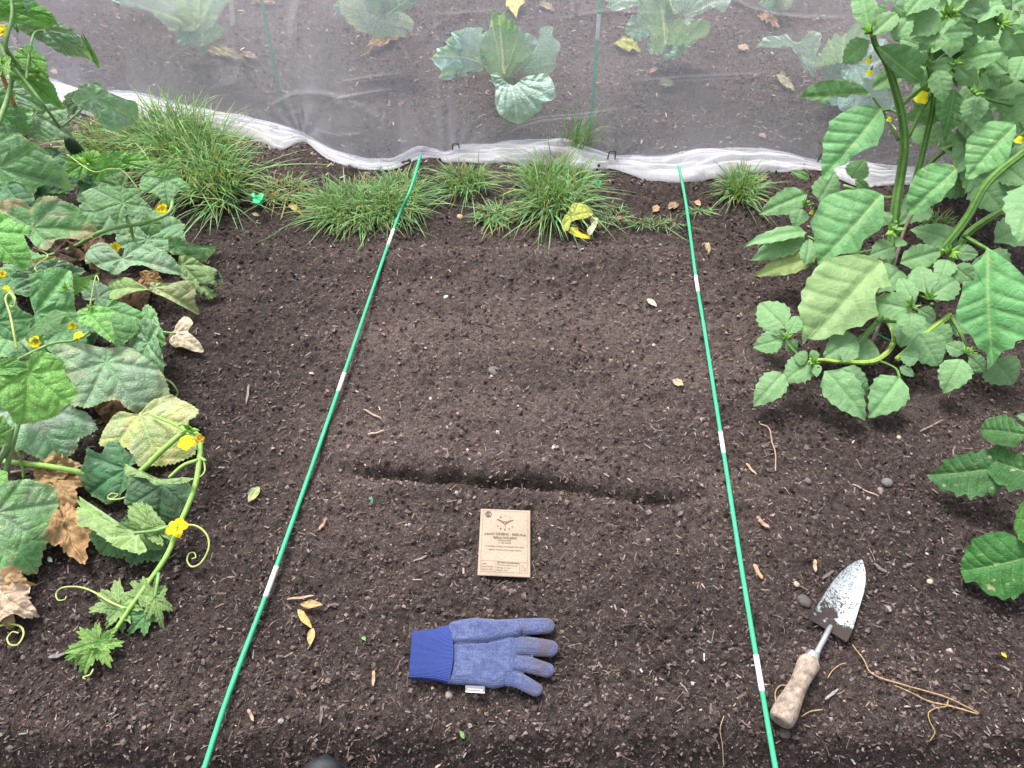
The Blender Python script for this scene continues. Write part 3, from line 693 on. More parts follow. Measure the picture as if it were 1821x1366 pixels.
    for p in PEGS:
        c = G(*p); r = .0022
        V, Fc = tube(smooth_path([c + [-.012, .0, -.03], c + [-.010, -.01, .035], c + [0, -.014, .046], c + [.010, -.01, .035], c + [.012, 0, -.03]], 6), r, 7)
        o = mesh('net_peg', V, Fc, M_dkmetal, None); tagp(o, {541: 'wire peg pinching the net hem beside the big left grass clump', 812: 'wire peg pinching the net hem just right of the left garden cane tip', 1086: 'wire peg pinching the net hem between the two garden cane tips', 1457: 'wire peg pinching the net hem nearest the tall toothed leaf plant'}[p[0]], 'peg', 'wire pegs along the net hem')
M_dkmetal = simple('peg_wire', (.10, .09, .085), .5, .3, 60, 0, .6)
build_net()

# ------------------------------------------------------------------ green canes with white bands
M_green = simple('green_plastic', (.035, .38, .19), .5, .22, 16, .0006)
def scuff(m):                               # dried soil clinging to the plastic
    t = m.node_tree; b = t.nodes['Principled BSDF']; l = b.inputs['Base Color'].links[0].from_socket
    c = mixc(t, l, (.11, .085, .075), ramp(t, nz(t, 55, 6, None, .8).outputs[0], (.60, 0.0), (.70, .85)))
    t.links.new(c, b.inputs['Base Color'])
scuff(M_green)
M_white = simple('white_paint', (.60, .64, .64), .55, .2, 50, .0003); scuff(M_white)
def cane(name, pts, r, bands, label, cat, group=None, upright=False, col=None):
    root = empty(name, pts[0], label, cat, group)
    path = smooth_path(pts, 40)
    V, Fc = tube(path, r, 12); mesh('rod', V, Fc, col or M_green, root)
    for (b0, b1) in bands:
        n = len(path); seg = path[int(b0 * n):max(int(b1 * n), int(b0 * n) + 2)]
        V, Fc = tube(seg, np.array([r if np.isscalar(r) else r[0]]) + .0005, 12); mesh('white_band', V, Fc, M_white, root)
    return root
def pathfrac(pts, ys):
    path = smooth_path(pts, 40); d = path - CAM
    yp = H0 / 2 - F * (d[:, 1] * sp_ + d[:, 2] * cp) / (d[:, 1] * cp - d[:, 2] * sp_)
    return [np.abs(yp - y).argmin() / len(path) for y in ys]
def rest(pts, lift=.006, keep=1):
    a = np.array(pts, float); path = smooth_path(a, 40); n = len(path); k = int(n * .80)
    zs = surfz(path[:, 0], path[:, 1]) + lift; zm = np.array([zs[max(0, i - 30):i + 31].max() for i in range(n)]); zm = np.convolve(np.pad(zm, 25, 'edge'), np.ones(51) / 51, 'valid')
    out = []
    for i, p in enumerate(a):
        j = min(n - 1, i * 40)
        if i >= len(a) - keep: out.append(p); continue
        d = (p - CAM); t = (zm[j] - CAM[2]) / d[2]; out.append(CAM + d * t)
    return out
lp = [G(352, 1420, .012), G(410, 1240, .012), G(482, 1048, .012), G(552, 850, .012), G(612, 676, .012), (G(700, 420, .016)), P(729, 340, .085), P(748, 277, .10)]
lp = rest(lp, keep=2)
lb = [tuple(sorted(pathfrac(lp, y))) for y in ((1062, 1000), (696, 655), (437, 404))]
cane('garden_cane', lp, .0042, lb, 'green cane with white bands lying on the soil beside the cucumber vines', 'cane', 'green measuring canes laid along the bed')
rp = [G(1384, 1420, .012), G(1352, 1235, .012), G(1318, 1030, .012), G(1284, 808, .012), G(1252, 600, .012), G(1236, 500, .012), G(1218, 370, .016), P(1207, 296, .045)]
rp = rest(rp)
rb = [tuple(sorted(pathfrac(rp, y))) for y in ((1232, 1160), (810, 762), (520, 486))]
cane('garden_cane', rp, .0042, rb, 'green cane with white bands lying on the soil nearest the hand trowel', 'cane', 'green measuring canes laid along the bed')
def upright(px0, py0, px1, py1, bands, label, r=.0055):
    b = P(px0, py0); d = ray(px1, py1); t = (b[1] - CAM[1]) / d[1]; tp = CAM + d * t
    tp = b + (tp - b) * min(1.0, .62 / max(tp[2], .01)) if tp[2] > .62 else b + (tp - b) * (.62 / max(tp[2], .05))
    cane('support_cane', [b - [0, 0, .05], (b + tp) / 2, tp], r, bands, label, 'cane', 'upright green canes under the net')
upright(497, 172, 465, 0, [], 'plain green upright cane under the net behind the big left grass clump')
upright(1052, 216, 1067, 0, [(.44, .56)], 'green upright cane with a white band under the net right of the middle cabbage')
upright(72, 112, 34, 0, [], 'teal green cane standing among the climbing cucumber stems')
upright(1796, 60, 1785, -10, [], 'green upright cane under the net behind the tall toothed leaf plant')
# wooden plant label
def plant_label():
    b = P(414, 42); d = ray(410, -10); t = (b[1] + .02) / d[1]; tp = CAM + d * t
    ax = tp - b; ax /= np.linalg.norm(ax); w = np.array([1., 0, 0]) * .010; th = np.array([0, .0012, 0])
    s = np.linspace(-.06, .15, 12); V = []
    for k in s:
        q = b + ax * k; ww = w * np.interp(k, [-.06, -.02, .12, .15], [.1, 1, 1, .6])
        V += [q - ww - th, q + ww - th, q + ww + th, q - ww + th]
    V = np.array(V); Fc = gridfaces(12, 4, True); Fc = np.vstack([Fc, [[0, 1, 2, 3]], [[47, 46, 45, 44]]])
    o = mesh('plant_label', V, Fc, simple('label_wood', (.62, .56, .50), .7, .1, 60), smooth=False)
    tagp(o, 'pale wooden plant label standing under the net beside a cabbage', 'plant label')
plant_label()

# ------------------------------------------------------------------ cabbages under the net
def cabbage(label, base, leaves, traced=()):
    c = P(*base, 0); root = empty('cabbage_plant', c, label, 'cabbage', 'cabbages under the net')
    top = c + np.array([0, .02, .13])
    V, Fc = tube(smooth_path([c - [0, 0, .03], c + [.004, .01, .06], top], 6), [.014, .012, .012], 10, 0, 5, .1)
    mesh('stalk', V, Fc, M_stem, root, col=(.22, .34, .20))
    for (b, t, w, col, kw) in leaves:
        kw = dict(dict(ruffle=.055, fold=.10, wave=.05, veincol=(.78, .88, .80), vein=.8, quilt=1.5, arch=.10, rnd=.3), **kw)
        leaf(root, 'cab', b, t, w, col, **kw)
    for (pts, c_, t, zc, zt, col, tf, kw) in traced:
        tleaf(root, 'cab', pts, c_, t, zc, zt, col, tf=tf, **dict(dict(veincol=(.80, .90, .82), vein=.75, quilt=1.2, face=.8), **kw))
    return root
# (base px,py,z) (tip px,py,z) width
CR = (498, 0, .4294); A1 = (0, 0, .2526); A6 = (880, 0, .2526); A7 = (1300, 0, .286)
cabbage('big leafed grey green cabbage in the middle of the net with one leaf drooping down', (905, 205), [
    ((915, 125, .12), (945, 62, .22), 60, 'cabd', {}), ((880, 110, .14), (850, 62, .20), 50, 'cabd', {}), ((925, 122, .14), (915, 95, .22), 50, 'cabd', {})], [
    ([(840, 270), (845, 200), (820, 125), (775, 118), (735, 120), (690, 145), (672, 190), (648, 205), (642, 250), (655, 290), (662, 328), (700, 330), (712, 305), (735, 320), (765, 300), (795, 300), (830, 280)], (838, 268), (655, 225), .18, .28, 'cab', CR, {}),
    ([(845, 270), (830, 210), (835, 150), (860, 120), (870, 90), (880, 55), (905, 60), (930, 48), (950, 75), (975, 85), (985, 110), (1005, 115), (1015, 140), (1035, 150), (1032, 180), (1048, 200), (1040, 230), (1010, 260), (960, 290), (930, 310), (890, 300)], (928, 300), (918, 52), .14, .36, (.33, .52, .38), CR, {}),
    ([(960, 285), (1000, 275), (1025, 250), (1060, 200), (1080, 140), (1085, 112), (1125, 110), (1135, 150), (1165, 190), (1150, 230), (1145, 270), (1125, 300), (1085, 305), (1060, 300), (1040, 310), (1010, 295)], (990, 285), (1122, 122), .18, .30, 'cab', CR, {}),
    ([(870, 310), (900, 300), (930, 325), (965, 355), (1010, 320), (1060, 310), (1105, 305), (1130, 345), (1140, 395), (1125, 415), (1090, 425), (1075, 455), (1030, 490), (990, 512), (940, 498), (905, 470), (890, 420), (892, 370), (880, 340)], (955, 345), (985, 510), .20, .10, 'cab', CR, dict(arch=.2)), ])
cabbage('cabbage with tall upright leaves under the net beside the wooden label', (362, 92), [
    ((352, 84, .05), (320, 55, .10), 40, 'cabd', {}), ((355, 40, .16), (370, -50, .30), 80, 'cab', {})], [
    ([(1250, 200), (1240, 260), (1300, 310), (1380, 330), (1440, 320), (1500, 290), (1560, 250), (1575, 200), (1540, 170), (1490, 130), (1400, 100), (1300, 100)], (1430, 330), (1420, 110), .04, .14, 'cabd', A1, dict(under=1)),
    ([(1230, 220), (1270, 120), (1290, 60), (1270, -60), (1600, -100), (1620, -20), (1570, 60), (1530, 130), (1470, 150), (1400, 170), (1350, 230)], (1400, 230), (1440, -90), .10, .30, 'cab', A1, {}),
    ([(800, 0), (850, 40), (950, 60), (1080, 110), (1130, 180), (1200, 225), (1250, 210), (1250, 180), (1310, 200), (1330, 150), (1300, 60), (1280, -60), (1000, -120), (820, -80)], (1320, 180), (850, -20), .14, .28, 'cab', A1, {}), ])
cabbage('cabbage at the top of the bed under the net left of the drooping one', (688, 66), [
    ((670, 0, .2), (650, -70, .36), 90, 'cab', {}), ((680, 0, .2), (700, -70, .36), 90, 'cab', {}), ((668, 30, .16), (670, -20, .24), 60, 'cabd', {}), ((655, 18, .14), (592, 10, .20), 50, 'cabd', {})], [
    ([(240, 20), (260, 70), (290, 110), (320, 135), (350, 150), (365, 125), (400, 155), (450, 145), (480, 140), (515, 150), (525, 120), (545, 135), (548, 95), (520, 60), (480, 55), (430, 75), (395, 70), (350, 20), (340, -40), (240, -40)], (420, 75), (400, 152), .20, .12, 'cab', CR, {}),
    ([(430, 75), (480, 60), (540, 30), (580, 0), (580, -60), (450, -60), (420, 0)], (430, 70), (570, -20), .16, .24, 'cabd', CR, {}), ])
cabbage('cabbage seen from its pale leaf backs beside the yellow spotted leaf', (1186, 100), [
    ((1184, 90, .03), (1150, 78, .06), 34, 'cabd', {}), ((1192, 92, .03), (1218, 92, .05), 30, 'cabd', {}), ((1190, 20, .2), (1215, -60, .36), 100, 'cab', {}), ((1170, 50, .10), (1112, 52, .10), 44, 'cabd', {}), ((1188, 95, .03), (1186, 108, .02), 16, 'cabd', {})], [
    ([(1010, 0), (1000, 60), (1050, 120), (1080, 180), (1100, 250), (1090, 300), (1140, 330), (1190, 300), (1230, 290), (1290, 320), (1310, 370), (1360, 340), (1370, 290), (1420, 270), (1490, 200), (1510, 130), (1480, 110), (1400, 100), (1330, 110), (1250, 60), (1200, -50), (1050, -60)], (1195, 345), (1180, -30), .04, .26, (.30, .50, .36), A6, dict(under=1)),
    ([(790, 10), (800, 60), (840, 85), (900, 80), (950, 60), (1010, 55), (1040, 0), (1040, -60), (800, -60)], (1030, 10), (800, 0), .24, .28, 'cab', A6, {}),
    ([(1240, 0), (1250, 60), (1290, 100), (1330, 105), (1340, 170), (1375, 175), (1400, 120), (1450, 100), (1500, 80), (1560, 60), (1600, 90), (1640, 60), (1665, 0), (1660, -60), (1240, -60)], (1360, 100), (1660, -30), .24, .30, 'cab', A6, {}), ])
cabbage('cabbage under the net half hidden behind the tall toothed leaf plant', (1530, 150), [
    ((1505, 130, .08), (1500, 190, .05), 80, 'cabd', {}), ((1530, 120, .10), (1590, 110, .22), 70, 'cab', {}), ((1500, 110, .10), (1490, 150, .06), 60, 'cabd', {})], [
    ([(160, 295), (200, 235), (290, 225), (340, 215), (360, 260), (450, 255), (470, 200), (520, 200), (550, 240), (540, 290), (530, 350), (530, 420), (510, 480), (470, 445), (440, 420), (450, 380), (400, 340), (340, 290), (280, 280), (240, 300), (200, 290)], (520, 400), (190, 270), .14, .20, 'cab', A7, {}),
    ([(580, 260), (640, 190), (720, 180), (830, 140), (860, 240), (760, 330), (700, 400), (560, 390), (535, 330)], (690, 390), (720, 180), .10, .26, (.34, .53, .42), A7, {}),
    ([(680, 440), (750, 420), (820, 400), (960, 560), (1040, 580), (1000, 680), (900, 690), (700, 700), (660, 640), (700, 540)], (770, 415), (860, 690), .16, .06, 'cab', A7, {}), ])
cabbage('small cabbage at the top edge of the net nearest the corner plant', (1385, 18), [
    ((1382, 14, .02), (1360, -20, .12), 40, 'cabd', {}), ((1382, 14, .02), (1402, -20, .12), 40, 'cab', {}), ((1380, 12, .02), (1350, 5, .06), 26, 'cabd', {}), ((1384, 12, .02), (1408, 4, .05), 22, 'cabd', {})])
cabbage('pale cabbage under the net glimpsed between the tallest toothed leaves', (1765, 60), [
    ((1765, 40, .06), (1725, -10, .2), 70, 'cab', {}), ((1765, 40, .06), (1795, -5, .2), 60, 'cab', {}), ((1765, 45, .06), (1790, 82, .05), 50, 'cab', {}), ((1765, 45, .05), (1800, 40, .08), 50, 'cabd', {})])

# ------------------------------------------------------------------ grass clumps
def grass(label, discs, n, L, lean=.5, col=(.22, .40, .16), wd_=.0021, straw=.12, name='grass_clump', group='grass clumps along the net', dirb=(0, -.25)):
    ps = []
    n = int(n * 1.35); w = np.array([d[2] * d[3] for d in discs], float); w /= w.sum()
    ks = R.choice(len(discs), n, p=w)
    a = R.rand(n) * 2 * np.pi; q = np.sqrt(R.rand(n))
    D = np.array(discs, float)[ks]
    px = D[:, 0] + np.cos(a) * q * D[:, 2]; py = D[:, 1] + np.sin(a) * q * D[:, 3]
    c = P(px, py); c[:, 2] = ground(c[:, 0], c[:, 1]) - .004
    Ls = L * (.45 + .75 * R.rand(n)); az = R.rand(n) * 2 * np.pi
    out = np.stack([np.cos(a) * q * .7 + np.cos(az) * .6 + dirb[0], -np.sin(a) * q * .7 + np.sin(az) * .6 + dirb[1]], -1)
    out = out * (lean * (.3 + .9 * R.rand(n)))[:, None]
    m = 8; s = np.linspace(0, 1, m)
    bend = .4 + 1.3 * R.rand(n)
    hx = s[None] + bend[:, None] * s[None] ** 2 * .9; hz = s[None] - .42 * bend[:, None] * s[None] ** 2.3
    X = c[:, :1] + Ls[:, None] * out[:, :1] * hx; Y = c[:, 1:2] + Ls[:, None] * out[:, 1:2] * hx
    Z = c[:, 2:3] + Ls[:, None] * hz * np.sqrt(np.clip(1.15 - (out ** 2).sum(1), .12, 1))[:, None]
    Z = np.maximum(Z, ground(X, Y) + .006 + .01 * R.rand(n)[:, None])
    o2 = out / (np.linalg.norm(out, axis=1)[:, None] + 1e-6); ww = (wd_ * .78 * (.6 + .8 * R.rand(n)))[:, None] * np.array([.7, 1, 1, .95, .85, .65, .4, .05])[None]
    tw = (R.rand(n) - .5)[:, None] * 1.6
    sx = -o2[:, 1:2] * np.cos(tw); sy = o2[:, :1] * np.cos(tw); sz = np.sin(tw)
    A = np.stack([X + sx * ww, Y + sy * ww, Z + sz * ww], -1); Bv = np.stack([X - sx * ww, Y - sy * ww, Z - sz * ww], -1)
    V = np.stack([A, Bv], 2).reshape(n, m * 2, 3)
    f = gridfaces(m, 2); Fc = (f[None] + (np.arange(n) * m * 2)[:, None, None]).reshape(-1, 4)
    cc = np.array(col)[None] * (.6 + .75 * R.rand(n, 1)) * (1 + .25 * (R.rand(n, 3) - .5))
    st_ = R.rand(n) < straw; cc[st_] = np.array((.42, .36, .17)) * (.6 + .6 * R.rand(st_.sum(), 1))
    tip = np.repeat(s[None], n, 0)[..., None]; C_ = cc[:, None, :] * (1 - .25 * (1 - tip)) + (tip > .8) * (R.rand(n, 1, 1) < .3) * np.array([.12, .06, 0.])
    C_ = np.repeat(C_, 2, 1).reshape(-1, 3)
    o = mesh(name, V.reshape(-1, 3), Fc, M_grass, None, col=np.clip(C_, 0, 1))
    return tagp(o, label, 'grass clump', group)
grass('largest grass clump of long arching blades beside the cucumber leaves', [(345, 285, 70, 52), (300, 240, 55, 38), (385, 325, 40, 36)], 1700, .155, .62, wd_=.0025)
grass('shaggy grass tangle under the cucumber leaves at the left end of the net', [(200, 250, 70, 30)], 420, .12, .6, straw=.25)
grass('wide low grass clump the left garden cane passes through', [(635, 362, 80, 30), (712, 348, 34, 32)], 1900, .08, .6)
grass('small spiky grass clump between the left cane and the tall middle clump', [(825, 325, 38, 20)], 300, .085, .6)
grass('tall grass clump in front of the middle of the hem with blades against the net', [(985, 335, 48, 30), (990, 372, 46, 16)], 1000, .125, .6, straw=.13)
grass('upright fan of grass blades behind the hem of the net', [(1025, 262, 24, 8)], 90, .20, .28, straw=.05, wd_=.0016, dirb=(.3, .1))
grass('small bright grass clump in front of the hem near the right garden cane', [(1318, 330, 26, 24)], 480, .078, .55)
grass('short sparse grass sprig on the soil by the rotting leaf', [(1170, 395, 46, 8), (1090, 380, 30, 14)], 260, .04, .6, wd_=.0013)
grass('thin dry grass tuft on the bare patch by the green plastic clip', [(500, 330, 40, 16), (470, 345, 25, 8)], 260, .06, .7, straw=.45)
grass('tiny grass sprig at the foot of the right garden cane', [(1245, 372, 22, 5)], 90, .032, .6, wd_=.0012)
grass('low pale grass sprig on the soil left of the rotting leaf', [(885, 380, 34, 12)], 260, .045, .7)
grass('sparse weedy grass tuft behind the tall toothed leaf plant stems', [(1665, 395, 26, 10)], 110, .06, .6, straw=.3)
# ------------------------------------------------------------------ cucumber plants on the left
def cucA():
    r = empty('cucumber_plant', P(-40, 420), 'climbing cucumber plant by the net with stems tied to canes', 'cucumber plant', 'cucumber plants down the left side')
    sc_ = (.17, .30, .10)
    stem(r, [(-45, 440, 0), (-30, 300, .25), (15, 170, .33), (22, 110, .40), (10, 80, .45), (22, 22, .50), (12, -40, .55)], [.007, .004], sc_)
    stem(r, [(2, 75, .45), (14, 110, .42), (45, 145, .38), (80, 190, .33), (105, 225, .25)], [.005, .0035], sc_)
    stem(r, [(47, 142, .38), (50, 110, .40), (60, 62, .42), (76, 54, .42)], [.0035, .0028], sc_)
    stem(r, [(40, 88, .44), (22, 84, .43), (10, 88, .42)], .0014, (.45, .5, .3))
    stem(r, [(160, 175, .28), (140, 200, .24), (110, 225, .2)], [.003, .0026], (.3, .42, .22))
    L = lambda *a, **k: leaf(r, 'cuc', *a, **k)
    L((62, 205, .20), (130, 246, .14), 78, 'grey', mildew=.4, face=.55); L((5, 205, .24), (-60, 250, .2), 90, 'mid')
    L((4, 160, .28), (82, 200, .2), 60, 'grey', mildew=.6, face=.3); L((155, 172, .2), (112, 205, .14), 30, 'grey', mildew=.5)
    tleaf(r, 'cuc', [(560, 600), (640, 590), (700, 610), (760, 650), (880, 700), (950, 720), (975, 800), (960, 850), (900, 890), (840, 920), (760, 920), (700, 870), (640, 800), (560, 760), (510, 700)], (650, 690), (960, 850), 0.3, 0.22, 'grey', tf=A1, mildew=.55, vein=.7)
    L((50, 140, .36), (112, 192, .28), 38, 'bright', fold=.3); L((52, 104, .40), (86, 142, .36), 38, 'bright', fold=.2); L((45, 98, .40), (28, 92, .41), 14, 'bright')
    L((78, 52, .42), (160, 104, .32), 46, 'grey', mildew=.4, arch=.2, fold=-.2, vein=.6); L((157, 84, .33), (176, 122, .26), 9, 'mid', fold=.5)
    L((22, 20, .50), (98, 46, .42), 40, 'bright', fold=-.3, arch=.22); L((30, 40, .46), (32, 60, .44), 16, 'mid'); L((35, -25, .54), (5, 25, .48), 60, 'grey')
    L((5, 120, .42), (8, 100, .42), 24, 'lime'); L((3, 105, .42), (15, 118, .40), 16, 'lime')
    L((10, 330, .10), (60, 390, .05), 110, 'dark'); L((100, 300, .10), (60, 350, .07), 80, 'dark')
    tleaf(r, 'cuc', [(0, 945), (120, 940), (190, 985), (310, 1060), (350, 1100), (440, 1180), (490, 1280), (505, 1335), (440, 1330), (430, 1250), (370, 1240), (330, 1290), (250, 1330), (215, 1365), (180, 1320), (100, 1280), (0, 1290), (-200, 1200), (-200, 1000)], (-10, 1190), (500, 1325), 0.3, 0.22, 'mid', tf=A1, vein=.6, mildew=.25)
    L((2, 205, .28), (52, 238, .22), 56, 'mid', mildew=.25)
    flower(r, 4, 57, .47, 26); tuft(r, 66, 130, .38, 22); tuft(r, 5, 112, .42, 20)
    tendril(r, [(60, 20, .47), (90, 8, .46), (30, 130, .38)] if 0 else [(8, 125, .36), (20, 138, .36), (40, 143, .36), (60, 138, .34)])
    # the hanging dark fruit
    a, b = P(118, 246, .22), P(152, 290, .13)
    q = smooth_path([a, (a + b) / 2 + [0, 0, .004], b], 10); V, Fc = tube(q, [.006, .015, .017, .017, .013, .004], 16, .05, 8, .05)
    mesh('fruit', V, Fc, M_stem, r, col=(.02, .055, .018))
    return r
def cucB():
    r = empty('cucumber_plant', P(40, 560), 'dense sprawling cucumber plant with big mildewed leaves and small yellow flowers', 'cucumber plant', 'cucumber plants down the left side')
    L = lambda *a, **k: leaf(r, 'cuc', *a, **k)
    v = (.22, .38, .12)
    stem(r, [(-30, 560, 0), (60, 470, .02), (130, 440, .05), (184, 411, .16), (252, 397, .17), (298, 380, .18), (308, 355, .19)], [.0055, .004], v)
    stem(r, [(232, 398, .18), (236, 420, .14), (246, 438, .12)], [.004, .003], v); stem(r, [(228, 398, .18), (224, 380, .2), (222, 366, .22)], [.004, .003], v)
    stem(r, [(20, 520, .1), (40, 600, .12), (60, 640, .15), (30, 760, .12), (10, 840, .05)], [.006, .005], (.2, .33, .14))
    stem(r, [(30, 640, .2), (90, 612, .2), (130, 606, .18), (160, 590, .16)], [.003, .0025], v)
    # brown withered leaves low down in the gaps
    D = lambda *a, **k: leaf(r, 'cuc', *a, name='dried_leaf', mat=M_dead, ruffle=.15, crumple=.16, noedge=1, **k)
    D((105, 450, .03), (165, 470, .02), 70, 'dk'); D((150, 430, .03), (175, 490, .02), 50, 'brown'); D((240, 520, .03), (262, 560, .015), 50, 'brown')
    D((185, 500, .03), (215, 540, .02), 60, 'dk'); D((205, 712, .03), (196, 760, .015), 56, 'brown', label='brown withered leaf'); D((262, 495, .04), (290, 500, .03), 30, 'tan')
    # leaves, lowest first
    for q in [((60, 330, .06), (120, 345, .05), 70), ((40, 480, .05), (90, 520, .04), 80), ((20, 600, .07), (60, 640, .05), 80), ((120, 600, .05), (150, 560, .05), 70), ((20, 350, .08), (50, 380, .06), 70), ((170, 350, .08), (150, 335, .08), 50), ((0, 640, .06), (30, 700, .04), 90), ((150, 400, .05), (120, 420, .04), 60), ((215, 335, .14), (180, 360, .12), 70), ((120, 590, .10), (150, 630, .09), 80), ((150, 650, .05), (100, 740, .04), 110)]: L(*q, 'mid', mildew=.2)
    L((165, 312, .12), (225, 302, .12), 55, 'dark'); L((130, 290, .14), (170, 330, .10), 50, 'dark'); L((262, 428, .07), (326, 398, .05), 90, 'grey', mildew=.2, face=.4, vein=.3)
    L((200, 380, .12), (175, 420, .1), 90, 'grey'); L((268, 398, .13), (262, 420, .11), 34, 'mid')
    L((70, 495, .14), (152, 482, .12), 50, 'dark', mildew=.4); L((70, 475, .13), (130, 470, .12), 30, (.30, .36, .12)); L((30, 490, .10), (60, 530, .08), 80, 'dark')
    L((175, 530, .09), (200, 515, .08), 60, 'grey', mildew=.4); L((100, 640, .08), (60, 700, .05), 120, 'dark'); tleaf(r, 'cuc', [(1180, 355), (1260, 365), (1320, 410), (1420, 430), (1525, 430), (1500, 480), (1450, 520), (1440, 550), (1340, 510), (1250, 490), (1200, 480)], (1240, 430), (1515, 440), 0.08, 0.03, 'mid', tf=(0, 330, .2526), wave=.08, vein=.6, brown=.2)
    tleaf(r, 'cuc', [(1260, 490), (1340, 500), (1440, 560), (1530, 600), (1570, 670), (1530, 700), (1530, 770), (1470, 800), (1400, 770), (1370, 700), (1290, 660), (1255, 600)], (1285, 560), (1500, 790), 0.09, 0.02, 'pale', tf=(0, 330, .2526), dirt=1, vein=.35, face=.7, label='pale leaf with soil stuck to its edge')
    tleaf(r, 'cuc', [(600, 500), (650, 430), (760, 410), (850, 500), (890, 425), (1000, 420), (1100, 450), (1200, 500), (1270, 580), (1250, 630), (1120, 620), (1080, 570), (1000, 580), (940, 590), (880, 620), (840, 640), (740, 600), (700, 580), (640, 540), (610, 555)], (860, 515), (1250, 610), 0.13, 0.1, 'grey', tf=(0, 330, .2526), mildew=.35, face=.6, wave=.06)
    tleaf(r, 'cuc', [(1060, 680), (1200, 690), (1300, 670), (1365, 690), (1370, 760), (1365, 820), (1405, 910), (1300, 870), (1200, 820), (1130, 780), (1060, 740)], (1090, 720), (1400, 905), 0.1, 0.02, (.36, .42, .20), tf=(0, 330, .2526), brown=.4, face=.6, label='pale curled leaf with a dry brown edge'); tleaf(r, 'cuc', [(1060, 735), (1000, 742), (900, 790), (840, 820), (790, 800), (765, 710), (800, 670), (920, 665), (1000, 700)], (1040, 730), (775, 740), 0.1, 0.08, 'pale', tf=(0, 330, .2526), face=.6)
    L((262, 610, .10), (298, 690, .02), 70, 'grey', mildew=.2, roll=.8); L((260, 585, .10), (290, 660, .05), 60, 'mid', mildew=.3, roll=.5)
    L((150, 592, .08), (165, 615, .07), 60, 'dark'); tleaf(r, 'cuc', [(0, 100), (100, 95), (180, 110), (215, 155), (290, 95), (400, 90), (460, 130), (540, 160), (610, 230), (680, 310), (715, 335), (640, 380), (560, 395), (500, 390), (410, 395), (380, 430), (330, 470), (260, 440), (210, 380), (150, 330), (0, 250)], (230, 300), (715, 335), 0.17, 0.13, 'mid', tf=(0, 330, .2526), brown=.8, mildew=.3, face=.7, label='leaf with scorched brown patches')
    tleaf(r, 'cuc', [(85, 620), (110, 612), (150, 612), (190, 620), (230, 618), (262, 640), (285, 660), (300, 690), (298, 705), (280, 712), (262, 728), (245, 735), (225, 728), (212, 715), (190, 716), (160, 727), (130, 722), (118, 710), (125, 690), (110, 660)], (190, 645), (245, 733), 0.12, 0.05, 'grey', tf=(0, 0, 1), mildew=.45, vein=.35, brown=.25, label='largest greyish leaf with mildew bloom')
    tleaf(r, 'cuc', [(565, 50), (640, 10), (760, 0), (850, 5), (940, 50), (1010, 100), (1060, 150), (1070, 200), (1000, 190), (900, 210), (870, 250), (820, 280), (780, 230), (700, 220), (650, 180), (620, 120)], (870, 125), (820, 278), 0.22, 0.19, 'mid', tf=(0, 330, .2526), mildew=.3, face=.6)
    tleaf(r, 'cuc', [(980, 10), (1000, -60), (1060, -100), (1150, -110), (1250, -60), (1340, 10), (1300, 40), (1250, 60), (1210, 130), (1170, 150), (1100, 70), (1010, 50)], (1170, -40), (1185, 150), 0.22, 0.18, 'mid', tf=(0, 330, .2526), mildew=.2, face=.6); L((215, 290, .22), (285, 286, .22), 26, 'lime'); L((182, 300, .22), (226, 268, .25), 34, 'bright'); L((292, 302, .24), (320, 288, .24), 20, 'bright')
    L((150, 292, .22), (118, 312, .2), 40, 'lime', teeth=.07); L((165, 285, .23), (172, 268, .24), 26, 'lime', teeth=.07)
    tleaf(r, 'cuc', [(680, 810), (780, 810), (870, 830), (960, 880), (1060, 930), (1000, 990), (970, 1050), (900, 1100), (850, 1155), (800, 1110), (810, 1000), (750, 960), (720, 880)], (740, 870), (850, 1150), 0.15, 0.1, 'mid', tf=(0, 330, .2526), teeth=.02); tleaf(r, 'cuc', [(545, 880), (620, 860), (700, 850), (760, 880), (820, 900), (800, 970), (810, 1050), (800, 1110), (720, 1070), (650, 1010), (570, 980), (560, 920)], (630, 905), (800, 1105), 0.18, 0.15, 'bright', tf=(0, 330, .2526), teeth=.03); tleaf(r, 'cuc', [(500, 625), (600, 640), (700, 615), (650, 660), (640, 720), (650, 740), (580, 740), (530, 770), (490, 720)], (560, 710), (700, 618), 0.19, 0.21, 'bright', tf=(0, 330, .2526), teeth=.04, fold=.2)
    tleaf(r, 'cuc', [(490, 590), (400, 590), (300, 610), (230, 640), (190, 670), (220, 720), (200, 760), (230, 880), (250, 930), (210, 960), (210, 1010), (280, 1035), (340, 1030), (380, 990), (460, 985), (540, 940), (520, 880), (510, 820), (500, 720), (505, 640)], (245, 905), (480, 600), 0.2, 0.22, 'mid', tf=(0, 330, .2526), vein=.6, quilt=1.3); L((80, 575, .19), (100, 590, .18), 70, 'mid')
    tleaf(r, 'cuc', [(0, 715), (60, 760), (110, 840), (150, 880), (230, 920), (200, 980), (190, 1050), (130, 1100), (60, 1090), (0, 1070), (-100, 1000), (-100, 780)], (-30, 960), (220, 930), 0.22, 0.2, 'mid', tf=(0, 330, .2526), vein=.5); tleaf(r, 'cuc', [(0, 175), (50, 210), (100, 260), (200, 290), (250, 330), (180, 350), (200, 420), (225, 480), (215, 560), (160, 600), (100, 560), (60, 560), (0, 540), (-150, 450), (-150, 250)], (-80, 330), (160, 598), 0.3, 0.24, 'bright', tf=(0, 330, .2526), vein=.45); L((0, 655, .26), (58, 656, .24), 30, 'bright', fold=.3)
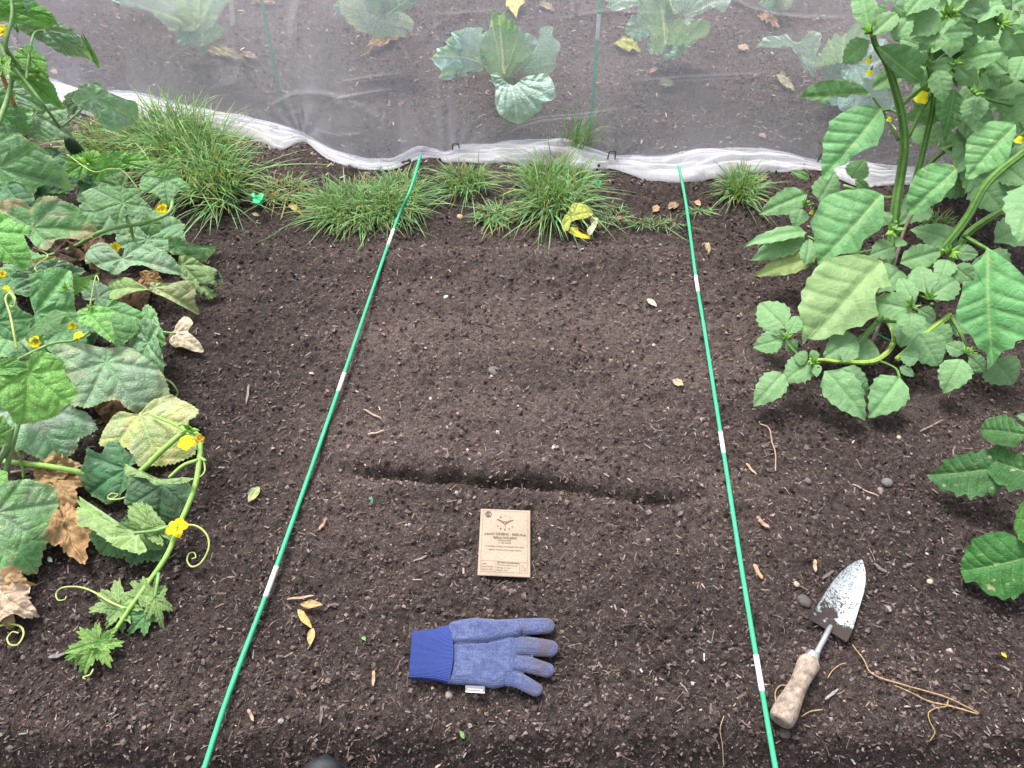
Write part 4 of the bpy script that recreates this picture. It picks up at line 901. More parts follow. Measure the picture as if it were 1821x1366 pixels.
    tleaf(r, 'cuc', [(0, 715), (60, 705), (110, 708), (135, 728), (155, 735), (172, 758), (168, 768), (140, 784), (137, 800), (108, 822), (85, 820), (60, 812), (35, 800), (0, 795), (-40, 760)], (60, 722), (106, 820), 0.11, 0.03, 'grey', tf=(0, 0, 1), mildew=.85, vein=.3, label='leaf whitened by powdery mildew')
    tleaf(r, 'cuc', [(0, 650), (30, 655), (50, 640), (62, 625), (90, 628), (110, 640), (118, 650), (115, 662), (128, 680), (138, 700), (125, 715), (112, 725), (105, 738), (85, 745), (65, 750), (45, 755), (25, 752), (18, 738), (12, 730), (0, 722), (-30, 700), (-30, 670)], (50, 664), (45, 755), 0.24, 0.18, 'bright', tf=(0, 0, 1), vein=.65, label='big bright green leaf')
    tleaf(r, 'cuc', [(970, 300), (1060, 220), (1110, 190), (1200, 170), (1290, 210), (1400, 290), (1380, 340), (1330, 380), (1385, 470), (1380, 570), (1290, 630), (1200, 660), (1080, 670), (980, 680), (900, 560), (720, 545), (725, 460), (750, 380), (800, 320), (860, 290), (920, 300)], (985, 310), (1130, 670), 0.06, 0.02, (.26, .36, .15), tf=(0, 660, .2526), yellow=.55, mildew=.6, vein=.3, face=.6, brown=.35, label='blotched yellow and white leaf lying by the soil')
    tleaf(r, 'cuc', [(1225, 1020), (1250, 960), (1280, 915), (1320, 915), (1355, 960), (1340, 1000), (1325, 1030), (1370, 1070), (1410, 1110), (1435, 1170), (1380, 1175), (1300, 1145), (1220, 1130), (1185, 1090), (1195, 1050)], (1235, 1040), (1430, 1172), .045, .02, (.55, .42, .33), 'dried_leaf', M_dead, tf=(0, 330, .2526), crumple=.05, ruffle=.03, wave=.06, noedge=1, fold=-.25, vein=.15, teeth=0, label='tan folded dry leaf at the outer edge', pet=[(255, 585, .06), (270, 588, .05)])
    for f in ((288, 372, .2, 24), (62, 609, .21, 30), (140, 597, .18, 22), (12, 515, .25, 18), (4, 487, .28, 20), (205, 440, .135, 26), (130, 580, .13, 20)): flower(r, f[0], f[1], f[2], f[3] * .85)
    tuft(r, 160, 290, .23, 26); tuft(r, 162, 548, .19, 12); tuft(r, 118, 512, .22, 14); tuft(r, 70, 605, .21, 16)
    tendril(r, [(30, 620, .22), (24, 590, .24), (18, 560, .25), (10, 533, .26), (16, 522, .26), (27, 530, .26), (24, 545, .25), (16, 543, .25)], .0018)
    tendril(r, [(100, 505, .2), (62, 478, .24), (85, 455, .22), (60, 440, .24)], .0012); tendril(r, [(160, 545, .19), (168, 500, .22), (172, 490, .22), (176, 500, .22)], .0012)
    tendril(r, [(320, 345, .16), (360, 352, .12), (396, 356, .10), (392, 368, .09), (383, 366, .09)], .0010); tendril(r, [(120, 275, .24), (165, 305, .24), (195, 300, .25), (220, 305, .24), (245, 335, .22)], .0011)
    tendril(r, [(225, 262, .25), (240, 255, .25), (255, 270, .24), (268, 290, .23)], .0010); tendril(r, [(290, 672, .05), (306, 682, .04), (316, 698, .02), (312, 706, .01)], .0020, (.28, .40, .16))
    return r
def cucC():
    r = empty('cucumber_plant', P(20, 800), 'cucumber vine trailing out over the bare soil with curly tendrils', 'cucumber plant', 'cucumber plants down the left side')
    L = lambda *a, **k: leaf(r, 'cuc', *a, **k)
    v = (.26, .46, .10)
    stem(r, [(0, 820, .03), (90, 830, .05), (200, 850, .04), (240, 845, .05), (290, 800, .07), (330, 768, .08), (352, 775, .085), (356, 800, .08), (350, 850, .07), (338, 890, .06), (318, 935, .05), (298, 985, .045), (268, 1030, .04), (232, 1080, .035), (205, 1120, .03), (180, 1145, .03)], [.0055, .0055, .005, .0045, .003], v, n=10)
    stem(r, [(-10, 830, .05), (10, 800, .10), (20, 760, .14)], .006, (.2, .34, .14)); stem(r, [(30, 800, .08), (40, 830, .04), (42, 850, .02)], [.003, .0025], v)
    stem(r, [(20, 840, .02), (55, 835, .025), (88, 845, .025)], [.0026, .002], (.48, .36, .24)); 
    D = lambda *a, **k: leaf(r, 'cuc', *a, name='dried_leaf', mat=M_dead, ruffle=.16, crumple=.12, noedge=1, **k)
    D((92, 842, .03), (146, 826, .03), 60, 'tan', curl=1.5); D((98, 850, .03), (142, 905, .02), 66, 'tan', fold=-.3, label='tan crumpled dead leaf')
    D((116, 925, .03), (150, 1010, .015), 66, (.45, .30, .15), curl=1.6, label='papery tan dead leaf', pet=[(88, 962, .02), (100, 968, .02)]); D((100, 940, .02), (82, 965, .015), 40, 'brown'); D((88, 938, .02), (98, 960, .02), 26, 'tan')
    D((-5, 1040, .03), (62, 1040, .02), 60, (.45, .31, .18), label='grey brown dead leaf at the edge of the picture'); D((5, 1060, .03), (70, 1095, .02), 66, (.44, .36, .26), curl=1.4); D((0, 1070, .02), (20, 1120, .02), 50, (.48, .33, .18))
    L((20, 965, .04), (66, 1022, .01), 100, 'mid', brown=.6, vein=.4); L((262, 958, .02), (232, 1008, .01), 76, 'dark', teeth=.06); L((200, 958, .03), (180, 985, .01), 66, 'mid', teeth=.05)
    tleaf(r, 'cuc', [(640, 530), (740, 580), (770, 500), (830, 490), (870, 530), (900, 570), (950, 600), (950, 650), (900, 700), (920, 780), (890, 850), (840, 910), (780, 935), (720, 900), (640, 870), (590, 800), (590, 700), (620, 620)], (890, 690), (640, 860), 0.06, 0.02, 'dark', tf=(0, 660, .2526), mildew=.12, face=.65, vein=.3); tleaf(r, 'cuc', [(910, 730), (980, 730), (1040, 790), (1100, 800), (1150, 770), (1250, 780), (1310, 770), (1350, 830), (1320, 900), (1260, 1020), (1200, 1060), (1120, 1060), (1040, 1040), (990, 1010), (1020, 950), (940, 950), (880, 920), (900, 820)], (1150, 800), (1120, 1055), 0.06, 0.015, 'dark', tf=(0, 660, .2526), mildew=.15, vein=.5, face=.65)
    tleaf(r, 'cuc', [(885, 650), (960, 690), (1100, 750), (1170, 775), (1230, 785), (1310, 740), (1340, 770), (1250, 795), (1150, 800), (1090, 800), (1040, 760), (980, 725), (945, 755), (900, 735)], (1090, 768), (888, 660), 0.08, 0.075, 'pale', tf=(0, 660, .2526), teeth=.03); L((272, 938, .05), (232, 898, .04), 36, 'pale', teeth=.06, fold=.3)
    tleaf(r, 'cuc', [(570, 890), (590, 930), (650, 980), (740, 1030), (800, 1080), (900, 1110), (960, 1130), (1000, 1180), (1040, 1260), (1000, 1290), (920, 1280), (850, 1260), (800, 1230), (740, 1180), (690, 1150), (640, 1150), (630, 1080), (590, 1000)], (950, 1145), (572, 895), 0.07, 0.04, 'pale', tf=(0, 660, .2526), teeth=.03, fold=.3, label='pale leaf turned underside up', pet=[(308, 934, .055), (275, 944, .06)]); L((250, 948, .055), (240, 975, .03), 80, 'pale', fold=.2, teeth=.05)
    L((255, 930, .04), (215, 945, .02), 44, 'dark', teeth=.06)
    leaf(r, 'star', (215, 1078, .03), (180, 1055, .02), 56, 'pale', teeth=.09, fold=.2); leaf(r, 'star', (212, 1085, .03), (218, 1120, .01), 44, 'pale', teeth=.09)
    leaf(r, 'star', (275, 1062, .035), (288, 1112, .01), 40, 'pale', teeth=.08, fold=-.25, pet=[(282, 1020, .04), (280, 1035, .045)]); leaf(r, 'star', (262, 1092, .02), (232, 1124, .008), 44, 'mid', teeth=.09); leaf(r, 'star', (262, 1058, .035), (236, 1036, .03), 34, 'pale', teeth=.08)
    leaf(r, 'star', (174, 1142, .035), (150, 1190, .02), 70, (.22, .42, .11), teeth=.13, vein=.5); leaf(r, 'star', (165, 1150, .03), (120, 1172, .015), 34, 'lime', teeth=.12); leaf(r, 'star', (182, 1140, .035), (192, 1158, .02), 34, 'lime', teeth=.12); tuft(r, 166, 1155, .04, 14)
    tleaf(r, 'cuc', [(0, 780), (60, 780), (130, 770), (200, 765), (290, 790), (370, 820), (390, 860), (415, 920), (400, 970), (350, 1040), (330, 1100), (280, 1130), (200, 1210), (150, 1240), (100, 1320), (50, 1300), (0, 1300), (-150, 1200), (-150, 900)], (-20, 1000), (405, 930), 0.12, 0.08, 'mid', tf=(0, 660, .2526), mildew=.35, vein=.5, label='large leaf cut off by the left edge'); L((-5, 850, .10), (16, 862, .1), 30, 'bright')
    L((-5, 775, .16), (6, 740, .18), 40, 'bright')
    for pts in ([(352, 818, .08), (325, 828, .085), (300, 850, .08)], [(352, 812, .08), (366, 820, .08)], [(348, 785, .085), (320, 760, .09), (270, 738, .07)]): stem(r, pts, [.0034, .0028], v)
    flower(r, 331, 788, .10, 34, (.90, .72, .02), label='open bright yellow flower'); flower(r, 355, 780, .09, 20, (.75, .45, .05), label='wilted orange flower'); flower(r, 314, 938, .065, 36, (.90, .74, .02)); flower(r, 264, 1034, .04, 14, (.75, .65, .03)); tuft(r, 336, 764, .10, 22)
    tendril(r, [(322, 933, .06), (350, 936, .05), (368, 952, .04), (371, 975, .03), (358, 1000, .02), (342, 1008, .02), (333, 998, .02), (336, 985, .02), (345, 983, .02), (348, 991, .02), (341, 994, .02)], .0016)
    tendril(r, [(222, 1082, .04), (195, 1070, .045), (165, 1052, .04), (140, 1044, .03), (112, 1045, .02), (100, 1055, .015), (103, 1067, .015), (115, 1066, .015), (118, 1060, .015)], .0014)
    tendril(r, [(-10, 1116, .02), (15, 1110, .02), (36, 1114, .02), (42, 1128, .02), (32, 1146, .02), (18, 1146, .02), (13, 1135, .02), (22, 1124, .02), (33, 1126, .02)], .0015)
    tendril(r, [(362, 815, .08), (364, 838, .07), (352, 850, .07), (336, 852, .07)], .0014); tendril(r, [(235, 880, .06), (210, 888, .06), (192, 886, .06), (198, 878, .065), (210, 880, .06), (195, 890, .06)], .0013)
    tendril(r, [(166, 1190, .02), (160, 1200, .02), (148, 1204, .02), (152, 1208, .02)], .0011)
    return r
cucA(); cucB(); cucC()

# ------------------------------------------------------------------ tall toothed-leaf plant on the right (ground cherry type)
def phys():
    r = empty('ground_cherry_plant', P(1590, 480), 'tall pale green plant with thick ribbed stems and toothed leaves beside the net', 'ground cherry plant')
    S = lambda pts, rr, **k: stem(r, pts, rr, ridge=.10, ns=25, **dict(dict(col=(.065, .155, .03)), **k))
    S([(1568, 520, -.02), (1584, 440, .05), (1592, 370, .12), (1600, 320, .17), (1608, 262, .24), (1604, 210, .30), (1592, 160, .36), (1576, 112, .42), (1556, 78, .46), (1545, 30, .52)], [.0125, .0115, .009, .005])
    S([(1590, 430, .05), (1625, 330, .15), (1648, 240, .25), (1660, 180, .33), (1655, 140, .38), (1648, 110, .41)], [.009, .007, .004])
    S([(1600, 190, .31), (1625, 168, .34), (1650, 150, .37), (1652, 138, .38)], [.005, .0035]); S([(1614, 245, .26), (1640, 195, .31), (1655, 170, .34)], [.006, .004])
    S([(1602, 205, .31), (1585, 196, .30), (1570, 197, .30)], .003); S([(1598, 250, .25), (1580, 215, .28), (1566, 192, .30), (1552, 172, .32)], [.0035, .0028])
    S([(1560, 540, -.02), (1650, 470, .08), (1715, 395, .17), (1757, 325, .25), (1821, 270, .30), (1880, 220, .36)], [.0105, .009, .0085])
    S([(1640, 520, .02), (1700, 450, .09), (1722, 415, .13), (1775, 378, .18), (1850, 330, .22)], [.009, .008, .007]); S([(1590, 420, .06), (1640, 310, .15), (1690, 262, .22), (1740, 240, .26)], [.007, .005, .004])
    S([(1650, 100, .42), (1660, 50, .46), (1690, 20, .48), (1700, -40, .52)], [.005, .003]); S([(1680, 110, .42), (1720, 150, .38), (1740, 170, .36), (1790, 185, .35), (1830, 190, .34)], [.003, .004])
    S([(1690, 90, .43), (1665, 110, .42), (1655, 130, .40)], .003); S([(1740, 110, .42), (1790, 130, .4), (1830, 150, .4)], .003); S([(1700, 60, .46), (1745, 55, .46), (1790, 45, .47), (1840, 50, .48)], [.003, .0035])
    S([(1560, 540, 0), (1590, 600, .02), (1560, 640, .05), (1500, 644, .06), (1455, 640, .07), (1430, 648, .08)], [.006, .0055, .004, .003], col=(.22, .36, .07))
    S([(1600, 500, .03), (1570, 560, .06), (1540, 595, .08), (1517, 622, .07)], [.006, .005]); S([(1595, 640, .05), (1640, 600, .06), (1690, 560, .08)], [.006, .006], col=(.2, .34, .06))
    S([(1625, 575, .06), (1590, 572, .09), (1560, 570, .10)], .0035); S([(1430, 640, .08), (1410, 622, .09), (1395, 603, .10)], .003); S([(1560, 640, .05), (1592, 655, .05), (1600, 672, .06)], .0025)
    S([(1690, 560, .08), (1712, 600, .08), (1718, 630, .08)], .004); S([(1714, 420, .13), (1735, 432, .16), (1757, 444, .18)], [.005, .004])
    S([(1500, 330, .16), (1560, 348, .15), (1590, 352, .13)], .0035, col=(.2, .36, .1)); S([(1460, 480, .10), (1430, 462, .10), (1420, 425, .11)], .0025); S([(1580, 440, .06), (1500, 450, .10), (1436, 420, .11)], .003)
    L = lambda *a, **k: leaf(r, 'phys', *a, **dict(dict(vein=.55, fold=.04, arch=.10, veincol=(.34, .52, .24), wave=.045), **k))
    lo = .05
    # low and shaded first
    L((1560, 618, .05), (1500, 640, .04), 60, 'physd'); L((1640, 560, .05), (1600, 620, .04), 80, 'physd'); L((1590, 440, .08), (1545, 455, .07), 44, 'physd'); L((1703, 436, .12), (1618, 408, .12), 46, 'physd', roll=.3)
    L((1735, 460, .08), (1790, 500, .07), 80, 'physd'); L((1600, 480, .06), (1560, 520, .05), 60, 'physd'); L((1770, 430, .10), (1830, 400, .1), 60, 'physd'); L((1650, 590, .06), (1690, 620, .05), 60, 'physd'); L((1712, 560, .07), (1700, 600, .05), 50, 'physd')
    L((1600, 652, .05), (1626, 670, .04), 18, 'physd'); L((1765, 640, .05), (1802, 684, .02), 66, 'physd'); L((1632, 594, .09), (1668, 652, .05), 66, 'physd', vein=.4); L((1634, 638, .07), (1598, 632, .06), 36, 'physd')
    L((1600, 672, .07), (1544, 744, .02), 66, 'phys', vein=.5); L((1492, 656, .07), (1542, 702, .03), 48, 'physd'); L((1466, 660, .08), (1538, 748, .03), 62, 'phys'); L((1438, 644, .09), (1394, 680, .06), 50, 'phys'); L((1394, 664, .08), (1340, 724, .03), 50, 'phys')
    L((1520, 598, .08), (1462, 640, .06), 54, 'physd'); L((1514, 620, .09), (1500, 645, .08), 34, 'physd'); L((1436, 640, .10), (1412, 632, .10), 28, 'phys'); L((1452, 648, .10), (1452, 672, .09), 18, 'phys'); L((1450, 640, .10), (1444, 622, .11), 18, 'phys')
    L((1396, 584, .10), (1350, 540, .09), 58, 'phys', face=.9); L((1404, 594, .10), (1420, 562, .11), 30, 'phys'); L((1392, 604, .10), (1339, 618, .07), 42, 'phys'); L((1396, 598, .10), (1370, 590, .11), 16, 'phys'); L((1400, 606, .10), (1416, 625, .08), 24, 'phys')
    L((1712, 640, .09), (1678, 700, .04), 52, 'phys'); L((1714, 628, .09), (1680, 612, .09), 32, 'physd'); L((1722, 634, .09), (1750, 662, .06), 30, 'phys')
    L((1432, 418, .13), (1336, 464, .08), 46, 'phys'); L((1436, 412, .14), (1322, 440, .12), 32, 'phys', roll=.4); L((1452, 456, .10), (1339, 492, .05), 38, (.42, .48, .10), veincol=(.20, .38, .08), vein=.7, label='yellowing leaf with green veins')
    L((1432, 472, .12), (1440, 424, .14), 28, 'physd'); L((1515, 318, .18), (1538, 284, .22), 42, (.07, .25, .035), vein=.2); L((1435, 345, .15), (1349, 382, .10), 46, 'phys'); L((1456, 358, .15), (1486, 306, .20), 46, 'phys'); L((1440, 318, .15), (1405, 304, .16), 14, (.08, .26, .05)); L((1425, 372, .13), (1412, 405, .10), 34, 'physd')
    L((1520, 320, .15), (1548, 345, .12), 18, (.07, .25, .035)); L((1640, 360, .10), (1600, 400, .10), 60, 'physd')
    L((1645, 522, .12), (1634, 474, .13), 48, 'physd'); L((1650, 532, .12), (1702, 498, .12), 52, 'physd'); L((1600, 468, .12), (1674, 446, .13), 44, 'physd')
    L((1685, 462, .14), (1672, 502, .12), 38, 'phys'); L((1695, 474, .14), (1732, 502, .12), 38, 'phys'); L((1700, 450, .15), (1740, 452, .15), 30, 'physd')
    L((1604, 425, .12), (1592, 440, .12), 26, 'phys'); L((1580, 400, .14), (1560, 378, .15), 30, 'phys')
    for q in [((1712, 30, .50), (1775, 60, .46), 40), ((1770, 110, .42), (1740, 140, .38), 34), ((1650, 60, .46), (1632, 92, .44), 34), ((1735, 85, .44), (1700, 60, .46), 30), ((1790, 130, .42), (1760, 100, .42), 36), ((1640, 20, .50), (1590, 40, .48), 36),
              ((1720, 190, .33), (1760, 250, .26), 56), ((1800, 10, .52), (1840, -10, .52), 40), ((1715, -20, .54), (1700, 25, .52), 46), ((1590, 5, .52), (1560, -30, .54), 36), ((1775, 250, .26), (1740, 300, .2), 60), ((1650, 150, .30), (1625, 190, .26), 36), ((1745, 130, .40), (1775, 160, .37), 34), ((1800, 190, .3), (1821, 240, .26), 50), ((1615, 110, .40), (1590, 140, .36), 34)]: L(*q, 'phys' if R.rand() > .4 else 'physd', roll=R.rand() - .5)
    for k in range(46):
        x = 1630 + 200 * R.rand(); y = -10 + 330 * R.rand() ** 1.2; z = np.interp(y, [0, 150, 350], [.46, .33, .15]) - .05 * R.rand(); a_ = 1.2 + R.randn() * .8; l_ = 58 + 38 * R.rand()
        L((x, y, z), (x + l_ * math.cos(a_), y + l_ * math.sin(a_) * .9, z - .05), l_ * (.6 + .2 * R.rand()), 'phys' if k % 3 else 'physd', roll=R.randn() * .3, pet=[(x - 10 + 20 * R.rand(), y - 18, z - .03)], pr=.002)
    # big leaves
    tleaf(r, 'phys', [(1590, 215), (1550, 290), (1500, 330), (1530, 370), (1500, 430), (1440, 430), (1430, 500), (1410, 560), (1395, 620), (1420, 680), (1450, 720), (1500, 780), (1530, 840), (1590, 870), (1595, 975), (1650, 910), (1680, 860), (1750, 840), (1760, 800), (1830, 780), (1900, 700), (1930, 560), (1850, 450), (1780, 360), (1720, 300), (1650, 250)], (1595, 220), (1600, 970), 0.24, 0.07, 'phys', tf=(1300, 380, .286), vein=.55, veincol=(.36, .52, .20), teeth=0, label='large hanging leaf at the outer side')
    tleaf(r, 'phys', [(940, 300), (870, 285), (770, 275), (660, 300), (580, 315), (500, 380), (480, 425), (455, 440), (445, 490), (420, 515), (425, 570), (400, 610), (415, 680), (425, 750), (440, 825), (470, 790), (510, 800), (570, 805), (620, 775), (680, 780), (700, 745), (760, 730), (795, 730), (830, 690), (900, 660), (880, 600), (870, 540), (900, 490), (985, 470), (960, 410)], (935, 305), (442, 820), 0.18, 0.07, 'physy', tf=(1300, 380, .286), vein=.55, veincol=(.36, .52, .20), teeth=0, label='largest leaf, yellowish in the middle')
    tleaf(r, 'phys', [(1567, 345), (1540, 342), (1500, 345), (1470, 352), (1455, 365), (1447, 385), (1437, 402), (1444, 425), (1448, 450), (1455, 470), (1475, 465), (1490, 458), (1510, 455), (1525, 450), (1530, 435), (1545, 425), (1560, 415), (1566, 390), (1571, 350)], (1567, 348), (1456, 469), 0.26, 0.16, 'phys', tf=(0, 0, 1), vein=.55, veincol=(.36, .52, .20), teeth=0); tleaf(r, 'phys', [(935, 680), (870, 672), (790, 680), (720, 700), (670, 730), (650, 750), (590, 790), (590, 830), (555, 890), (560, 950), (550, 1050), (560, 1110), (600, 1130), (640, 1060), (700, 1040), (740, 1000), (790, 970), (860, 940), (890, 935), (900, 900), (930, 840), (945, 760)], (932, 684), (580, 1120), 0.34, 0.22, 'phys', tf=A7, vein=.55, veincol=(.36, .52, .20), teeth=0)
    tleaf(r, 'phys', [(1400, 1050), (1340, 1020), (1240, 1025), (1150, 1080), (1110, 1140), (1090, 1190), (1080, 1260), (1100, 1340), (1180, 1330), (1240, 1290), (1290, 1270), (1320, 1220), (1370, 1170), (1400, 1110)], (1398, 1055), (1100, 1340), 0.26, 0.18, 'phys', tf=A7, vein=.55, veincol=(.36, .52, .20), teeth=0); L((1752, 215, .26), (1692, 316, .18), 70, 'physd'); tleaf(r, 'phys', [(1770, 780), (1700, 765), (1610, 765), (1530, 810), (1455, 890), (1450, 960), (1445, 1000), (1460, 1060), (1450, 1110), (1500, 1125), (1540, 1095), (1600, 1080), (1660, 1050), (1720, 990), (1740, 900), (1765, 830)], (1768, 785), (1455, 1118), 0.33, 0.23, 'phys', tf=A7, vein=.55, veincol=(.36, .52, .20), teeth=0)
    L((1850, 330, .26), (1810, 434, .2), 90, 'phys'); L((1622, 552, .14), (1548, 536, .12), 50, 'phys'); L((1624, 540, .15), (1598, 494, .16), 34, 'phys'); L((1622, 556, .14), (1616, 600, .11), 46, 'phys'); L((1632, 550, .14), (1664, 568, .12), 28, 'phys')
    L((1665, 258, .14), (1630, 225, .14), 50, (.09, .30, .05)); L((1790, 300, .2), (1830, 330, .2), 50, 'physd')
    tleaf(r, 'phys', [(430, 600), (480, 545), (560, 510), (650, 500), (740, 498), (810, 530), (870, 590), (840, 600), (760, 580), (720, 610), (660, 600), (620, 610), (600, 640), (570, 655), (555, 625), (500, 625)], (860, 580), (432, 602), 0.33, 0.28, 'phys', tf=A7, vein=.55, veincol=(.36, .52, .20), teeth=0); L((1550, 160, .33), (1600, 130, .32), 36, 'physd'); tleaf(r, 'phys', [(1270, 580), (1330, 560), (1400, 560), (1450, 620), (1450, 700), (1430, 760), (1380, 800), (1325, 885), (1310, 820), (1300, 760), (1270, 700)], (1390, 562), (1325, 883), 0.36, 0.25, 'phys', tf=A7, vein=.55, veincol=(.36, .52, .20), teeth=0); L((1738, 170, .38), (1724, 226, .32), 44, 'phys'); L((1826, 140, .38), (1746, 172, .32), 48, 'phys', vein=.5)
    L((1830, 182, .36), (1774, 220, .30), 44, (.14, .36, .12)); L((1735, 165, .34), (1760, 120, .36), 40, 'physd'); L((1750, 180, .32), (1800, 185, .3), 46, 'physd'); L((1700, 118, .42), (1738, 152, .38), 34, 'phys'); L((1665, 124, .42), (1678, 184, .36), 38, 'phys', vein=.6)
    L((1784, 92, .46), (1704, 112, .40), 48, 'phys'); L((1822, 100, .44), (1802, 150, .40), 44, 'phys'); L((1786, 48, .48), (1824, 116, .40), 46, 'phys'); L((1690, 104, .44), (1694, 58, .46), 34, 'phys'); L((1700, 112, .43), (1650, 122, .41), 26, 'phys'); L((1645, 120, .41), (1630, 90, .42), 24, 'physd')
    tleaf(r, 'phys', [(890, 290), (950, 270), (1050, 265), (1120, 290), (1165, 340), (1170, 375), (1150, 400), (1190, 440), (1180, 500), (1130, 515), (1080, 510), (1040, 470), (980, 430), (920, 360)], (895, 285), (1180, 505), 0.47, 0.38, 'phys', tf=A7, vein=.55, veincol=(.36, .52, .20), teeth=0); L((1630, 120, .38), (1640, 150, .36), 44, 'phys'); L((1546, 72, .47), (1499, 112, .40), 42, 'phys', vein=.6); L((1545, 55, .50), (1524, -30, .56), 40, 'phys'); L((1552, 62, .50), (1596, 24, .52), 36, 'phys', vein=.6); L((1588, 72, .48), (1622, 28, .52), 36, 'phys', vein=.6)
    L((1680, 72, .48), (1618, 72, .46), 28, (.20, .42, .18), roll=.3); L((1668, 60, .49), (1645, 30, .50), 28, 'phys'); L((1678, 60, .49), (1732, 58, .48), 26, 'phys'); L((1670, 25, .52), (1606, 62, .48), 60, 'phys', vein=.5); L((1655, -20, .56), (1610, 30, .52), 60, 'phys'); L((1692, 0, .54), (1762, 24, .50), 56, 'phys'); L((1700, 20, .52), (1772, 36, .48), 26, (.22, .42, .20)); L((1740, 40, .5), (1775, 10, .5), 40, 'phys')
    L((1575, 18, .52), (1560, 12, .52), 16, (.10, .30, .05)); L((1800, 30, .5), (1812, 24, .5), 16, (.1, .33, .03)); L((1762, 85, .45), (1755, 60, .47), 18, (.10, .30, .05)); L((1745, 110, .4), (1800, 90, .42), 30, 'physd'); L((1830, 45, .48), (1800, 62, .47), 22, (.1, .33, .03))
    L((1720, 140, .32), (1765, 205, .26), 60, 'physd'); L((1640, 85, .40), (1600, 70, .40), 40, 'physd'); L((1790, 150, .34), (1821, 210, .28), 50, 'physd')
    for q in ((1550, 58, .50, 24), (1688, 28, .52, 30), (1780, 42, .49, 30), (1620, 545, .15, 20), (1652, 530, .13, 22), (1690, 450, .15, 24), (1446, 645, .10, 20), (1398, 600, .105, 18), (1720, 628, .095, 18), (1590, 410, .14, 22), (1700, 115, .43, 20), (1735, 166, .39, 18), (1432, 362, .15, 16), (1650, 115, .42, 20), (1595, 70, .48, 16)): tuft(r, *q)
    def bell(px, py, z, d, col=(.88, .80, .03)):
        d *= .8
        c = P(px, py, z); rr = d * mpp(c); s = np.linspace(0, 1, 9); th = np.linspace(0, 2 * np.pi, 21)[:-1]; S_, T_ = np.meshgrid(s, th, indexing='ij')
        ra = np.interp(S_, [0, .3, .8, 1], [.10, .30, .42, .55]) * (1 + .12 * np.cos(5 * T_) * S_)
        V = np.stack([c[0] + rr * (ra * np.cos(T_) - .2 * S_), c[1] + rr * ra * np.sin(T_) - rr * .2 * S_, c[2] - rr * S_ * .9], -1).reshape(-1, 3)
        V2, F2 = tube([c + [0, 0, rr * .5], c, c - [0, 0, rr * .15]], [rr * .06, rr * .2, rr * .26], 8)
        V, Fc, cc = merge([(V, gridfaces(9, 20, True), np.array(col)), (V2, F2, np.array((.14, .32, .05)))]); mesh('flower', V, Fc, M_petal, r, col=cc)
    for q in ((1648, 158, .37, 27), (1548, 102, .44, 12), (1550, 122, .42, 13), (1585, 206, .31, 11), (1673, 34, .5, 11), (1818, 240, .33, 16)): bell(*q)
    bell(1446, 372, .14, 10, (.5, .45, .05))
phys()
st = [(1500, 670, .02), (1555, 600, .03), (1590, 470, .06), (1617, 390, .12), (1664, 338, .20)]
V, Fc = tube(smooth_path([P(*p) for p in st], 10), [.004, .0045, .0035], 9, 0, 5, .25)
tagp(mesh('dead_stick', V, Fc, simple('dead_wood', (.20, .15, .12), .85, .35, 60, .001)), 'dry grey brown stick leaning in the tall toothed leaf plant', 'stick')
tw = [(1532, 586, .05), (1555, 592, .06), (1580, 604, .05), (1612, 622, .03), (1640, 640, .02)]
V, Fc = tube(smooth_path([P(*p) for p in tw], 8), .0013, 6)
tagp(mesh('garden_twine', V, Fc, M_green), 'thin green twine tied round the low stems of the tall plant', 'twine')
st = [(-6, 110, .40), (14, 160, .33), (32, 204, .26), (60, 290, .02)]
V, Fc = tube(smooth_path([P(*p) for p in st], 10), .0055, 9, 0, 5, .12)
tagp(mesh('bamboo_cane', V, Fc, simple('bamboo', (.42, .20, .09), .6, .3, 50)), 'reddish brown bamboo cane holding up the climbing cucumber', 'cane')

